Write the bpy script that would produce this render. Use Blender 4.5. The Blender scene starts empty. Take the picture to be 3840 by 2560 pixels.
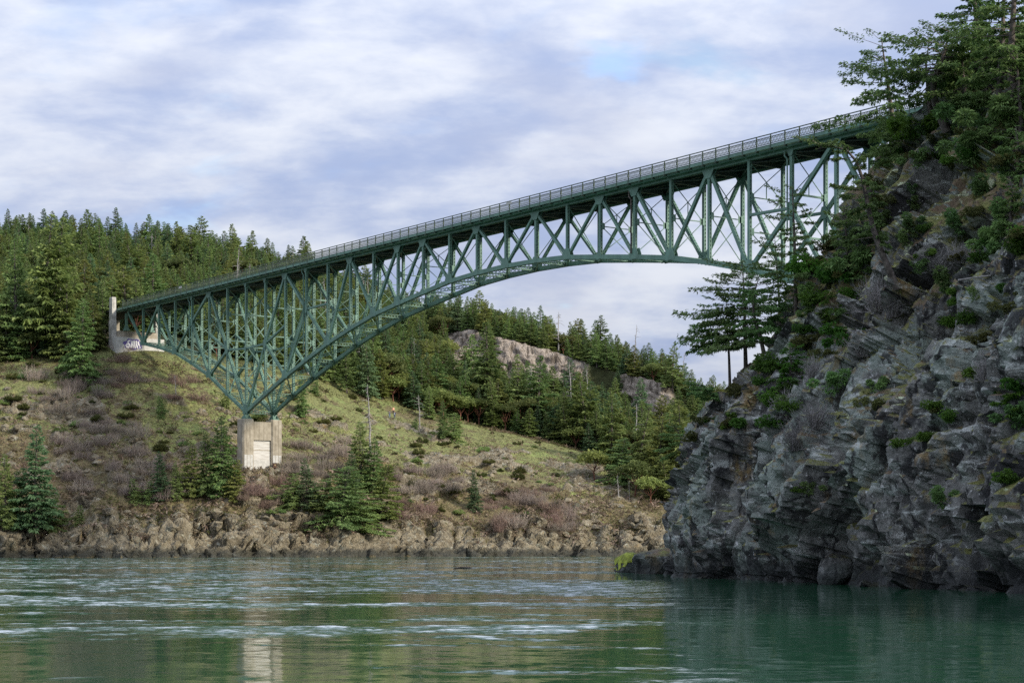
import bpy, math, random
import numpy as np
from mathutils import Vector
from mathutils.bvhtree import BVHTree

SC = bpy.context.scene
COL = SC.collection
rng = np.random.default_rng(7)
random.seed(7)
R_ = math.radians

# ------------------------------------------------------------------ camera, sky, sun, exposure
CAM_H = 2.3                 # metres above the water
FPX = 7100.0                # focal length in pixels of a 3840 wide frame
HOR = 2038.0                # row of the horizon in that frame
cam = bpy.data.cameras.new('camera')
cam.sensor_width = 36.0
cam.lens = FPX / 3840 * 36.0
cam.shift_y = (HOR - 1280) / 3840
cam.clip_start = 0.5
cam.clip_end = 20000
cam_o = bpy.data.objects.new('camera', cam)
cam_o.location = (0, 0, CAM_H)
cam_o.rotation_euler = (R_(90), 0, 0)
COL.objects.link(cam_o)
SC.camera = cam_o

SUN_DIR = Vector((0.82, -0.42, 0.48)).normalized()      # towards the sun
sun = bpy.data.lights.new('sun', 'SUN')
sun.energy = 3.6
sun.angle = R_(10)
sun.color = (1.0, 0.93, 0.82)
sun_o = bpy.data.objects.new('sun', sun)
sun_o.rotation_euler = (-SUN_DIR).to_track_quat('-Z', 'Y').to_euler()
sun_o.location = (60, -40, 90)
COL.objects.link(sun_o)

SC.view_settings.view_transform = 'Standard'
SC.view_settings.look = 'None'
SC.view_settings.gamma = 1.0
SC.view_settings.exposure = 0.55
SC.view_settings.use_curve_mapping = False
SC.cycles.max_bounces = 4
SC.cycles.diffuse_bounces = 2
SC.cycles.glossy_bounces = 3
SC.cycles.transmission_bounces = 2
SC.cycles.use_denoising = False
SC.cycles.denoising_prefilter = "ACCURATE"


class NT:
    """Small helper to write node trees."""
    def __init__(self, tree):
        self.t = tree
        self.n = tree.nodes
        self.n.clear()

    def new(self, kind, **kw):
        nd = self.n.new(kind)
        ins = kw.pop('ins', {})
        for k, v in kw.items():
            setattr(nd, k, v)
        for k, v in ins.items():
            self.set(nd, k, v)
        return nd

    def set(self, nd, k, v):
        s = nd.inputs[k]
        if isinstance(v, bpy.types.NodeSocket):
            self.t.links.new(v, s)
        else:
            if hasattr(s.default_value, '__len__') and not hasattr(v, '__len__'):
                v = [v] * len(s.default_value)
            if hasattr(v, '__len__') and len(v) == 3 and len(s.default_value) == 4:
                v = tuple(v) + (1.0,)
            s.default_value = v

    def math(self, op, a, b=None, c=None, clamp=False):
        nd = self.n.new('ShaderNodeMath')
        nd.operation = op
        nd.use_clamp = clamp
        self.set(nd, 0, a)
        if b is not None:
            self.set(nd, 1, b)
        if c is not None:
            self.set(nd, 2, c)
        return nd.outputs[0]

    def vmath(self, op, a, b=None, scale=None):
        nd = self.n.new('ShaderNodeVectorMath')
        nd.operation = op
        self.set(nd, 0, a)
        if b is not None:
            self.set(nd, 1, b)
        if scale is not None:
            self.set(nd, 'Scale', scale)
        return nd.outputs['Value'] if op in ('DOT_PRODUCT', 'LENGTH') else nd.outputs[0]

    def mix(self, f, a, b, blend='MIX'):
        nd = self.n.new('ShaderNodeMix')
        nd.data_type = 'RGBA'
        nd.blend_type = blend
        for i, v in ((0, f), (6, a), (7, b)):
            s = nd.inputs[i]
            if isinstance(v, bpy.types.NodeSocket):
                self.t.links.new(v, s)
            elif i == 0:
                s.default_value = v
            else:
                s.default_value = tuple(v)[:3] + (1.0,)
        return nd.outputs[2]

    def noise(self, vec, scale, detail=4, rough=0.55, dist=0.0, color=False):
        nd = self.new('ShaderNodeTexNoise', ins={'Scale': scale, 'Detail': detail, 'Roughness': rough, 'Distortion': dist})
        if vec is not None:
            self.set(nd, 'Vector', vec)
        return nd.outputs['Color' if color else 'Fac']

    def vor(self, vec, scale, feature='F1', out='Distance', rand=1.0):
        nd = self.new('ShaderNodeTexVoronoi', feature=feature, ins={'Scale': scale, 'Randomness': rand})
        self.set(nd, 'Vector', vec)
        return nd.outputs[out]

    def step(self, v, lo, hi):
        nd = self.new('ShaderNodeMapRange', interpolation_type='SMOOTHSTEP', ins={'From Min': lo, 'From Max': hi})
        self.set(nd, 'Value', v)
        return nd.outputs[0]

    def mapping(self, vec, scale=(1, 1, 1), rot=(0, 0, 0), loc=(0, 0, 0)):
        nd = self.new('ShaderNodeMapping', ins={'Scale': scale, 'Rotation': rot, 'Location': loc})
        self.set(nd, 'Vector', vec)
        return nd.outputs[0]


# ---- world: Nishita sky seen through gaps of a broken stratocumulus deck
world = bpy.data.worlds.new('World')
SC.world = world
world.use_nodes = True
w = NT(world.node_tree)
gen = w.new('ShaderNodeTexCoord').outputs['Generated']
sky = w.new('ShaderNodeTexSky', sky_type='NISHITA', sun_disc=False,
            sun_elevation=math.asin(SUN_DIR.z), sun_rotation=math.atan2(SUN_DIR.x, SUN_DIR.y))
sep = w.new('ShaderNodeSeparateXYZ')
w.set(sep, 0, gen)
zc = w.math('MAXIMUM', sep.outputs[2], 0.0)
den = w.math('ADD', zc, 0.28)
px_ = w.math('DIVIDE', sep.outputs[0], den)
py_ = w.math('DIVIDE', sep.outputs[1], den)
comb = w.new('ShaderNodeCombineXYZ')
w.set(comb, 0, px_)
w.set(comb, 1, py_)
pv = w.mapping(comb.outputs[0], scale=(0.9, 1.15, 1), loc=(3.7, 1.9, 0.0))
big = w.noise(pv, 2.4, 3, 0.5, 0.3)
mid = w.noise(w.mapping(pv, loc=(4.2, 7.7, 0)), 5.5, 6, 0.55, 0.15)
fine = w.noise(w.mapping(pv, loc=(9.1, 2.3, 0)), 18.0, 6, 0.6, 0.3)
dens = w.math('ADD', w.math('MULTIPLY', big, 0.39), w.math('ADD', w.math('MULTIPLY', mid, 0.50), w.math('MULTIPLY', fine, 0.11)))
lum = w.step(dens, 0.40, 0.62)
ccol = w.mix(lum, (0.42, 0.51, 0.75), (0.82, 0.86, 0.95))
warm = w.step(w.noise(w.mapping(pv, loc=(1.1, 5.0, 0)), 3.6, 4, 0.5), 0.5, 0.68)
ccol = w.mix(w.math('MULTIPLY', warm, 0.40), ccol, (0.54, 0.58, 0.73))
blue = w.step(w.noise(w.mapping(pv, loc=(8.1, 3.0, 0)), 4.0, 5, 0.55, 0.2), 0.56, 0.72)
ccol = w.mix(w.math('MULTIPLY', blue, 0.45), ccol, (0.36, 0.55, 0.92))
# a cloud deck is about three times as bright overhead as at the horizon
ccol = w.vmath('SCALE', ccol, scale=w.math('MULTIPLY', w.math('ADD', 1.0, w.math('MULTIPLY', zc, 2.0)), 0.505))
gap = w.step(w.noise(w.mapping(pv, loc=(6.3, 0.4, 0)), 4.6, 5, 0.55, 0.2), 0.60, 0.74)
gd = w.vmath('LENGTH', w.vmath('MULTIPLY', w.vmath('SUBTRACT', comb.outputs[0], (0.098, 1.84, 0.0)), (1.0, 0.9, 0.0)))
gd = w.math('ADD', gd, w.math('MULTIPLY', w.math('SUBTRACT', w.noise(comb.outputs[0], 22.0, 5, 0.6), 0.5), 0.09))
ccol = w.mix(w.math('MULTIPLY', w.step(gd, 0.050, 0.004), 0.6), ccol, (0.33, 0.53, 0.86))
bg_sky = w.new('ShaderNodeBackground', ins={'Strength': 0.15})
w.set(bg_sky, 'Color', sky.outputs[0])
bg_cl = w.new('ShaderNodeBackground', ins={'Strength': 1.0})
w.set(bg_cl, 'Color', ccol)
mx = w.new('ShaderNodeMixShader')
cover = w.math('SUBTRACT', 1.0, w.math('MULTIPLY', gap, 0.6))
w.set(mx, 0, cover)
w.t.links.new(bg_sky.outputs[0], mx.inputs[1])
w.t.links.new(bg_cl.outputs[0], mx.inputs[2])
wo = w.new('ShaderNodeOutputWorld')
w.t.links.new(mx.outputs[0], wo.inputs[0])


# ------------------------------------------------------------------ helpers
def P3(px, py, Y):
    """World point at depth Y that the photograph shows at (px, py)."""
    return np.array([(px - 1920) * Y / FPX, Y, CAM_H + (HOR - py) * Y / FPX])


def mesh_np(name, V, F, mats=(), mi=None, smooth=False, attrs=None):
    """V (n,3); F either (m,3) or (m,4) array, or a list of arrays of both."""
    me = bpy.data.meshes.new(name)
    V = np.asarray(V, dtype=np.float32)
    Fs = [np.asarray(f, dtype=np.int32) for f in (F if isinstance(F, list) else [F]) if len(f)]
    loops = np.concatenate([f.ravel() for f in Fs])
    tot = np.concatenate([np.full(len(f), f.shape[1], np.int32) for f in Fs])
    start = np.concatenate([[0], np.cumsum(tot)[:-1]]).astype(np.int32)
    me.vertices.add(len(V))
    me.vertices.foreach_set('co', V.ravel())
    me.loops.add(len(loops))
    me.loops.foreach_set('vertex_index', loops)
    me.polygons.add(len(tot))
    me.polygons.foreach_set('loop_start', start)
    me.polygons.foreach_set('loop_total', tot)
    for m in mats:
        me.materials.append(m)
    if mi is not None:
        me.polygons.foreach_set('material_index', np.asarray(mi, np.int32))
    me.polygons.foreach_set('use_smooth', np.full(len(tot), smooth))
    if attrs:
        for k, a in attrs.items():
            at = me.attributes.new(k, 'FLOAT', 'POINT')
            at.data.foreach_set('value', np.asarray(a, np.float32))
    me.update()
    me.validate()
    return me


def link(name, me, parent=None, loc=(0, 0, 0), rotz=0.0, scale=None):
    o = bpy.data.objects.new(name, me)
    COL.objects.link(o)
    if parent is not None:
        o.parent = parent
    o.location = loc
    if rotz:
        o.rotation_euler = (0, 0, rotz)
    if scale is not None:
        o.scale = scale
    return o


def tag(o, label=None, cat=None, group=None, kind=None):
    for k, v in (('label', label), ('category', cat), ('group', group), ('kind', kind)):
        if v:
            o[k] = v
    return o


def thing(name, label, cat, loc=(0, 0, 0), rotz=0.0, group=None):
    return tag(link(name, None, None, tuple(loc), rotz), label, cat, group)


class MB:
    """Collects boxes, tubes and plates into one mesh."""
    BOXF = np.array([[0, 1, 3, 2], [4, 6, 7, 5], [0, 4, 5, 1], [2, 3, 7, 6], [0, 2, 6, 4], [1, 5, 7, 3]])

    def __init__(self):
        self.V = []
        self.Q = []
        self.T = []
        self.n = 0

    def raw(self, V, F):
        F = np.asarray(F)
        (self.T if F.shape[1] == 3 else self.Q).append(F + self.n)
        self.V.append(np.asarray(V, float))
        self.n += len(V)

    def obox(self, c, ax, ay, az):
        """Box with half axes ax, ay, az round c."""
        c, ax, ay, az = (np.asarray(q, float) for q in (c, ax, ay, az))
        V = [c + i * ax + j * ay + k * az for i in (-1, 1) for j in (-1, 1) for k in (-1, 1)]
        self.raw(V, self.BOXF)

    def bar(self, p, q, u, a, b):
        """Bar from p to q, a wide along u and b along the other side."""
        p, q, u = (np.asarray(x, float) for x in (p, q, u))
        d = q - p
        L = np.linalg.norm(d)
        if L < 1e-6:
            return
        dn = d / L
        u = u - dn * np.dot(u, dn)
        u = u / np.linalg.norm(u)
        v = np.cross(dn, u)
        self.obox((p + q) / 2, d / 2, u * a / 2, v * b / 2)

    def tube(self, pts, rad, sides=8, cap=True):
        pts = np.asarray(pts, float)
        rad = np.broadcast_to(np.asarray(rad, float), (len(pts),))
        tan = np.gradient(pts, axis=0)
        tan /= np.linalg.norm(tan, axis=1)[:, None] + 1e-9
        ref = np.array([0.0, 0.0, 1.0]) if abs(tan[0][2]) < 0.8 else np.array([1.0, 0.13, 0.0])
        u = np.cross(tan, ref)
        u /= np.linalg.norm(u, axis=1)[:, None] + 1e-9
        v = np.cross(tan, u)
        a = np.arange(sides) * 2 * math.pi / sides
        V = pts[:, None, :] + rad[:, None, None] * (np.cos(a)[None, :, None] * u[:, None, :] + np.sin(a)[None, :, None] * v[:, None, :])
        V = V.reshape(-1, 3)
        F = []
        for i in range(len(pts) - 1):
            for j in range(sides):
                k = (j + 1) % sides
                F.append([i * sides + j, i * sides + k, (i + 1) * sides + k, (i + 1) * sides + j])
        self.raw(V, F)
        if cap:
            m = len(V)
            base = self.n - m
            self.V.append(np.array([pts[0], pts[-1]]))
            last = (len(pts) - 1) * sides
            T = [[base + (j + 1) % sides, base + j, base + m] for j in range(sides)]
            T += [[base + last + j, base + last + (j + 1) % sides, base + m + 1] for j in range(sides)]
            self.T.append(np.array(T))
            self.n += 2

    def plate(self, poly, nrm, th):
        """Flat polygon (in order) given thickness th along nrm, centred."""
        poly = np.asarray(poly, float)
        nrm = np.asarray(nrm, float) / np.linalg.norm(nrm)
        n = len(poly)
        self.raw(np.vstack([poly + nrm * th / 2, poly - nrm * th / 2]),
                 [[i, (i + 1) % n, n + (i + 1) % n, n + i] for i in range(n)])
        base = self.n - 2 * n
        self.T.append(np.array([[base, base + i, base + i + 1] for i in range(1, n - 1)] +
                               [[base + n, base + n + i + 1, base + n + i] for i in range(1, n - 1)]))

    def mesh(self, name, mats, off=(0, 0, 0), smooth=False):
        V = np.vstack(self.V) - np.asarray(off, float)
        F = []
        if self.Q:
            F.append(np.vstack(self.Q))
        if self.T:
            F.append(np.vstack(self.T))
        return mesh_np(name, V, F, mats if isinstance(mats, (list, tuple)) else [mats], smooth=smooth)

    def build(self, name, mats, parent=None, off=(0, 0, 0), smooth=False):
        return link(name, self.mesh(name, mats, off, smooth), parent)


# ---- vectorised noise
_perm = np.random.default_rng(3).permutation(256)
_perm = np.concatenate([_perm, _perm, _perm])
_g3 = np.random.default_rng(5).normal(size=(256, 3))
_g3 /= np.linalg.norm(_g3, axis=1)[:, None]
_r3 = np.random.default_rng(6).random((256, 3))


def _hash(i, j, k):
    return _perm[(_perm[(_perm[i & 255] + j) & 255] + k) & 255]


def perlin(p):
    p = np.asarray(p, float)
    i = np.floor(p).astype(np.int64)
    f = p - i
    u = f * f * f * (f * (f * 6 - 15) + 10)
    out = 0
    for a in (0, 1):
        for b in (0, 1):
            for c in (0, 1):
                g = _g3[_hash(i[:, 0] + a, i[:, 1] + b, i[:, 2] + c)]
                d = (g * (f - np.array([a, b, c]))).sum(1)
                wt = (u[:, 0] if a else 1 - u[:, 0]) * (u[:, 1] if b else 1 - u[:, 1]) * (u[:, 2] if c else 1 - u[:, 2])
                out = out + d * wt
    return out * 1.5


def fbm(p, octv=4, gain=0.5, ridged=False):
    a, s, out, tot = 1.0, 1.0, 0, 0
    for o in range(octv):
        n = perlin(p * s + 13.7 * o)
        if ridged:
            n = 1 - 2 * np.abs(n)
        out = out + a * n
        tot += a
        a *= gain
        s *= 2.03
    return out / tot


def worley(p):
    """F1, F2-F1 and a random number per cell."""
    i = np.floor(p).astype(np.int64)
    f1 = np.full(len(p), 9.0)
    f2 = np.full(len(p), 9.0)
    cid = np.zeros(len(p), np.int64)
    for a in (-1, 0, 1):
        for b in (-1, 0, 1):
            for c in (-1, 0, 1):
                h = _hash(i[:, 0] + a, i[:, 1] + b, i[:, 2] + c)
                q = i + np.array([a, b, c]) + _r3[h]
                d = np.linalg.norm(p - q, axis=1)
                m = d < f1
                f2 = np.where(m, f1, np.minimum(f2, d))
                cid = np.where(m, h, cid)
                f1 = np.where(m, d, f1)
    return f1, f2 - f1, _r3[cid][:, 0]


def facets(p):
    """Blocky fracture: every cell is a plane with its own tilt."""
    i = np.floor(p).astype(np.int64)
    f1 = np.full(len(p), 9.0)
    cid = np.zeros(len(p), np.int64)
    cq = np.zeros((len(p), 3))
    for a in (-1, 0, 1):
        for b in (-1, 0, 1):
            for c in (-1, 0, 1):
                h = _hash(i[:, 0] + a, i[:, 1] + b, i[:, 2] + c)
                q = i + np.array([a, b, c]) + _r3[h]
                d = np.abs(p - q).sum(1) * 0.6 + np.linalg.norm(p - q, axis=1) * 0.4
                m = d < f1
                cid = np.where(m, h, cid)
                cq = np.where(m[:, None], q, cq)
                f1 = np.where(m, d, f1)
    return ((p - cq) * _g3[cid]).sum(1) + (_r3[cid][:, 1] - 0.5) * 0.8


def sstep(x, a, b):
    t = np.clip((x - a) / (b - a), 0, 1)
    return t * t * (3 - 2 * t)


# ------------------------------------------------------------------ materials
def mat(name):
    m = bpy.data.materials.new(name)
    m.use_nodes = True
    return m, NT(m.node_tree)


def finish(m, t, col, rough=0.8, normal=None, spec=0.3, transl=0.0, metallic=0.0):
    bs = t.new('ShaderNodeBsdfPrincipled')
    t.set(bs, 'Base Color', col)
    t.set(bs, 'Roughness', rough)
    t.set(bs, 'Specular IOR Level', spec)
    t.set(bs, 'Metallic', metallic)
    if normal is not None:
        t.set(bs, 'Normal', normal)
    out = t.new('ShaderNodeOutputMaterial')
    if transl:
        tr = t.new('ShaderNodeBsdfTranslucent')
        t.set(tr, 'Color', col)
        mxs = t.new('ShaderNodeMixShader', ins={0: transl})
        t.t.links.new(bs.outputs[0], mxs.inputs[1])
        t.t.links.new(tr.outputs[0], mxs.inputs[2])
        t.t.links.new(mxs.outputs[0], out.inputs[0])
    else:
        t.t.links.new(bs.outputs[0], out.inputs[0])
    return m


def pos(t):
    return t.new('ShaderNodeNewGeometry').outputs['Position']


def bump(t, h, strength, dist):
    nd = t.new('ShaderNodeBump', ins={'Strength': strength, 'Distance': dist})
    t.set(nd, 'Height', h)
    return nd.outputs[0]


def foliage_mat(name, dark, light, transl=0.42, rnd=0.35):
    m, t = mat(name)
    at = t.new('ShaderNodeAttribute', attribute_name='tint').outputs['Fac']
    inf = t.new('ShaderNodeObjectInfo').outputs['Random']
    f = t.math('ADD', t.math('MULTIPLY', at, 1 - rnd), t.math('MULTIPLY', inf, rnd), clamp=True)
    c = t.mix(f, dark, light)
    hs = t.new('ShaderNodeHueSaturation')
    t.set(hs, 'Hue', t.math('ADD', 0.475, t.math('MULTIPLY', t.math('FRACT', t.math('MULTIPLY', inf, 7.31)), 0.04)))
    t.set(hs, 'Value', t.math('ADD', 0.80, t.math('MULTIPLY', t.math('FRACT', t.math('MULTIPLY', inf, 3.17)), 0.4)))
    t.set(hs, 'Color', c)
    return finish(m, t, hs.outputs[0], 0.65, None, 0.25, transl)


def plain(name, col, rough=0.7, var=0.25, scale=3.0, spec=0.3, dark=None, metallic=0.0):
    m, t = mat(name)
    p = pos(t)
    n = t.noise(p, scale, 5, 0.6)
    d = dark or tuple(c * (1 - var * 1.6) for c in col)
    c = t.mix(t.step(n, 0.3, 0.7), d, tuple(min(1, q * (1 + var)) for q in col))
    return finish(m, t, c, rough, None, spec, 0, metallic)


M = {}
M['fir'] = foliage_mat('fir_needles', (0.092, 0.155, 0.046), (0.27, 0.36, 0.12))
M['fir_olive'] = foliage_mat('olive_needles', (0.105, 0.140, 0.036), (0.28, 0.325, 0.095))
M['fir_blue'] = foliage_mat('blue_green_needles', (0.072, 0.130, 0.058), (0.205, 0.30, 0.135))
M['near_fir'] = foliage_mat('cliff_fir_needles', (0.060, 0.120, 0.036), (0.20, 0.33, 0.10), 0.3)
M['near_fern'] = foliage_mat('bright_evergreen_leaves', (0.03, 0.08, 0.012), (0.11, 0.24, 0.03), 0.3)
M['madrone'] = foliage_mat('madrone_leaves', (0.055, 0.085, 0.02), (0.17, 0.19, 0.06))
M['broom'] = foliage_mat('broom_stems', (0.045, 0.058, 0.016), (0.13, 0.14, 0.04))
M['twig'] = foliage_mat('bare_twigs', (0.155, 0.122, 0.095), (0.37, 0.31, 0.25), 0.1)
M['twig_brown'] = foliage_mat('brown_twigs', (0.13, 0.090, 0.066), (0.32, 0.235, 0.175), 0.1)
M['twig_grey'] = foliage_mat('grey_twigs', (0.14, 0.13, 0.125), (0.34, 0.32, 0.30), 0.1)
M['bracken'] = foliage_mat('bracken', (0.105, 0.072, 0.045), (0.26, 0.19, 0.12), 0.2, 0.0)
M['tuft'] = foliage_mat('grass_tufts', (0.15, 0.125, 0.055), (0.30, 0.27, 0.10), 0.3, 0.0)
M['bark'] = plain('bark', (0.12, 0.10, 0.085), 0.9, 0.4, 4.0)
M['bark_red'] = plain('red_bark', (0.17, 0.07, 0.045), 0.8, 0.4, 4.0)
M['deadwood'] = plain('dead_wood', (0.30, 0.28, 0.26), 0.9, 0.3, 4.0)


def steel_mat(name, col):
    m, t = mat(name)
    p = pos(t)
    n = t.noise(t.mapping(p, scale=(0.6, 0.6, 0.25)), 1.3, 6, 0.62)
    c = t.mix(t.step(n, 0.35, 0.7), tuple(q * 0.80 for q in col), tuple(q * 1.15 for q in col))
    r = t.step(t.noise(t.mapping(p, loc=(9, 4, 2)), 0.9, 7, 0.7), 0.66, 0.78)
    c = t.mix(t.math('MULTIPLY', r, 0.5), c, (0.14, 0.10, 0.055))
    return finish(m, t, c, 0.5, None, 0.4)


M['steel'] = steel_mat('green_painted_steel', (0.120, 0.220, 0.162))
M['steel_rail'] = steel_mat('green_painted_railing', (0.050, 0.078, 0.048))  # colour darkened to stand in for the backlit railing's shade
M['asphalt'] = plain('asphalt', (0.05, 0.05, 0.052), 0.9)
M['deck'] = plain('deck_concrete', (0.055, 0.055, 0.055), 0.9)  # concrete darkened so the deck underside reads as shaded
M['steel_shade'] = steel_mat('shaded_underdeck_steel', (0.040, 0.058, 0.048))  # darker copy of the bridge steel, under-deck shade put into its colour


def concrete_mat():
    m, t = mat('weathered_concrete')
    p = pos(t)
    n = t.noise(p, 0.8, 6, 0.62)
    stk = t.noise(t.mapping(p, scale=(2.4, 2.4, 0.16)), 1.6, 5, 0.6)
    c = t.mix(t.step(n, 0.3, 0.7), (0.26, 0.225, 0.165), (0.40, 0.355, 0.275))
    c = t.mix(t.math('MULTIPLY', t.step(stk, 0.48, 0.70), 0.6), c, (0.17, 0.14, 0.10))
    return finish(m, t, c, 0.9, bump(t, n, 0.3, 0.05), 0.2)


M['concrete'] = concrete_mat()
M['pale_concrete'] = plain('pale_concrete', (0.42, 0.40, 0.35), 0.9, 0.25, 1.2)


def brick_mat():
    m, t = mat('whitewashed_board_formed_concrete')
    p = pos(t)
    wv = t.noise(t.mapping(p, scale=(0.4, 0.4, 6.0)), 1.2, 4, 0.6)
    n = t.noise(p, 1.5, 5, 0.6)
    c = t.mix(t.step(wv, 0.35, 0.65), (0.42, 0.39, 0.34), (0.60, 0.58, 0.53))
    c = t.mix(t.math('MULTIPLY', t.step(n, 0.55, 0.75), 0.5), c, (0.33, 0.29, 0.23))
    return finish(m, t, c, 0.9, bump(t, wv, 0.4, 0.05), 0.2)


M['panel'] = brick_mat()
M['paint'] = plain('grey_white_paint', (0.47, 0.455, 0.41), 0.8, 0.10, 2.0)
M['white'] = plain('white_spray_paint', (0.78, 0.76, 0.76), 0.7, 0.05, 5.0)
M['purple'] = plain('purple_spray_paint', (0.13, 0.10, 0.28), 0.7, 0.15, 5.0)
M['black'] = plain('black_paint', (0.02, 0.02, 0.025), 0.7, 0.1, 5.0)


def ground_mat():
    m, t = mat('hillside_ground')
    p = pos(t)
    rk = t.new('ShaderNodeAttribute', attribute_name='rock').outputs['Fac']
    fo = t.new('ShaderNodeAttribute', attribute_name='forest').outputs['Fac']
    gr = t.new('ShaderNodeAttribute', attribute_name='grass').outputs['Fac']
    sep = t.new('ShaderNodeSeparateXYZ')
    t.set(sep, 0, p)
    n1 = t.noise(p, 0.11, 6, 0.6)
    n2 = t.noise(p, 0.55, 6, 0.65)
    n3 = t.noise(p, 2.2, 5, 0.65)
    # soil, bracken and grass
    brown = t.mix(t.step(n2, 0.35, 0.68), (0.095, 0.072, 0.038), (0.22, 0.170, 0.090))
    brown = t.mix(t.step(n3, 0.42, 0.70), brown, (0.165, 0.155, 0.072))
    green = t.mix(t.step(n3, 0.35, 0.65), (0.105, 0.115, 0.040), (0.235, 0.235, 0.090))
    green = t.mix(t.math('MULTIPLY', t.step(t.noise(t.mapping(p, loc=(4, 4, 9), scale=(0.6, 1, 1.5)), 0.25, 5, 0.6), 0.52, 0.64), 0.7), green, (0.20, 0.25, 0.080))
    gm = t.math('ADD', gr, t.math('ADD', t.math('MULTIPLY', t.math('SUBTRACT', n2, 0.5), 3.0), t.math('MULTIPLY', t.math('SUBTRACT', n1, 0.5), 2.0)))
    soil = t.mix(t.step(gm, 0.38, 0.78), brown, green)
    dk = t.step(t.noise(t.mapping(p, loc=(41, 3, 7), scale=(0.7, 0.7, 1.6)), 0.8, 6, 0.68), 0.55, 0.66)
    soil = t.mix(t.math('MULTIPLY', dk, 0.6), soil, (0.075, 0.065, 0.034))
    # rock with joints and lichen
    d1 = t.noise(p, 0.4, 3, 0.6, 0.0, True)
    wp = t.vmath('ADD', p, t.vmath('SCALE', d1, scale=2.2))
    crk = t.vor(t.mapping(wp, scale=(1, 1, 0.6)), 0.55, 'DISTANCE_TO_EDGE')
    crk2 = t.vor(t.mapping(wp, rot=(0.4, 0.3, 0.2)), 1.7, 'DISTANCE_TO_EDGE')
    rock = t.mix(t.step(n2, 0.3, 0.7), (0.135, 0.110, 0.070), (0.27, 0.230, 0.155))
    rock = t.mix(t.step(t.noise(t.mapping(p, loc=(5, 3, 8)), 0.9, 6, 0.7), 0.54, 0.70), rock, (0.38, 0.37, 0.29))
    rock = t.mix(t.math('MULTIPLY', t.step(t.noise(t.mapping(p, loc=(15, 1, 2)), 0.35, 5, 0.65), 0.60, 0.72), 0.6), rock, (0.34, 0.22, 0.075))
    rock = t.mix(t.math('MULTIPLY', t.step(t.noise(t.mapping(p, loc=(25, 1, 2)), 0.45, 5, 0.65), 0.56, 0.70), 0.55), rock, (0.17, 0.19, 0.15))
    ed = t.math('MULTIPLY', t.step(crk, 0.05, 0.0), 0.35)
    ed2 = t.math('MULTIPLY', t.step(crk2, 0.05, 0.0), 0.25)
    rock = t.mix(t.math('MAXIMUM', ed, ed2), rock, (0.055, 0.047, 0.036))
    rock = t.mix(t.math('MULTIPLY', t.step(t.noise(t.mapping(wp, loc=(9, 9, 1), scale=(1, 1, 0.7)), 0.7, 7, 0.72), 0.54, 0.64), 0.75), rock, (0.075, 0.065, 0.048))
    rock = t.mix(t.math('MULTIPLY', t.new('ShaderNodeAttribute', attribute_name='pale').outputs['Fac'], 0.85), rock, t.mix(t.step(t.noise(t.mapping(p, scale=(1, 1, 0.14)), 0.8, 6, 0.7), 0.40, 0.56), (0.10, 0.08, 0.065), t.mix(n3, (0.30, 0.245, 0.20), (0.50, 0.43, 0.36))))
    # tide band
    wet = t.step(t.math('ADD', sep.outputs[2], t.math('MULTIPLY', t.math('SUBTRACT', n2, 0.5), 2.0)), 2.0, 0.7)
    rock = t.mix(t.math('MULTIPLY', wet, 0.85), rock, (0.035, 0.037, 0.030))
    rkm = t.step(t.math('ADD', rk, t.math('MULTIPLY', t.math('SUBTRACT', n3, 0.5), 0.7)), 0.38, 0.60)
    c = t.mix(rkm, soil, rock)
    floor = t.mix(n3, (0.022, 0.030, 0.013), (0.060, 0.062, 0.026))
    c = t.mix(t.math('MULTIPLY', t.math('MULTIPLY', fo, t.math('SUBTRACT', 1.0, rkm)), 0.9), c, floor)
    h = t.math('ADD', t.math('MULTIPLY', n3, 0.7), t.math('MULTIPLY', t.math('MINIMUM', crk2, 0.25), 1.2))
    return finish(m, t, c, 0.92, bump(t, h, 0.9, 0.5), 0.15)


M['ground'] = ground_mat()


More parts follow.
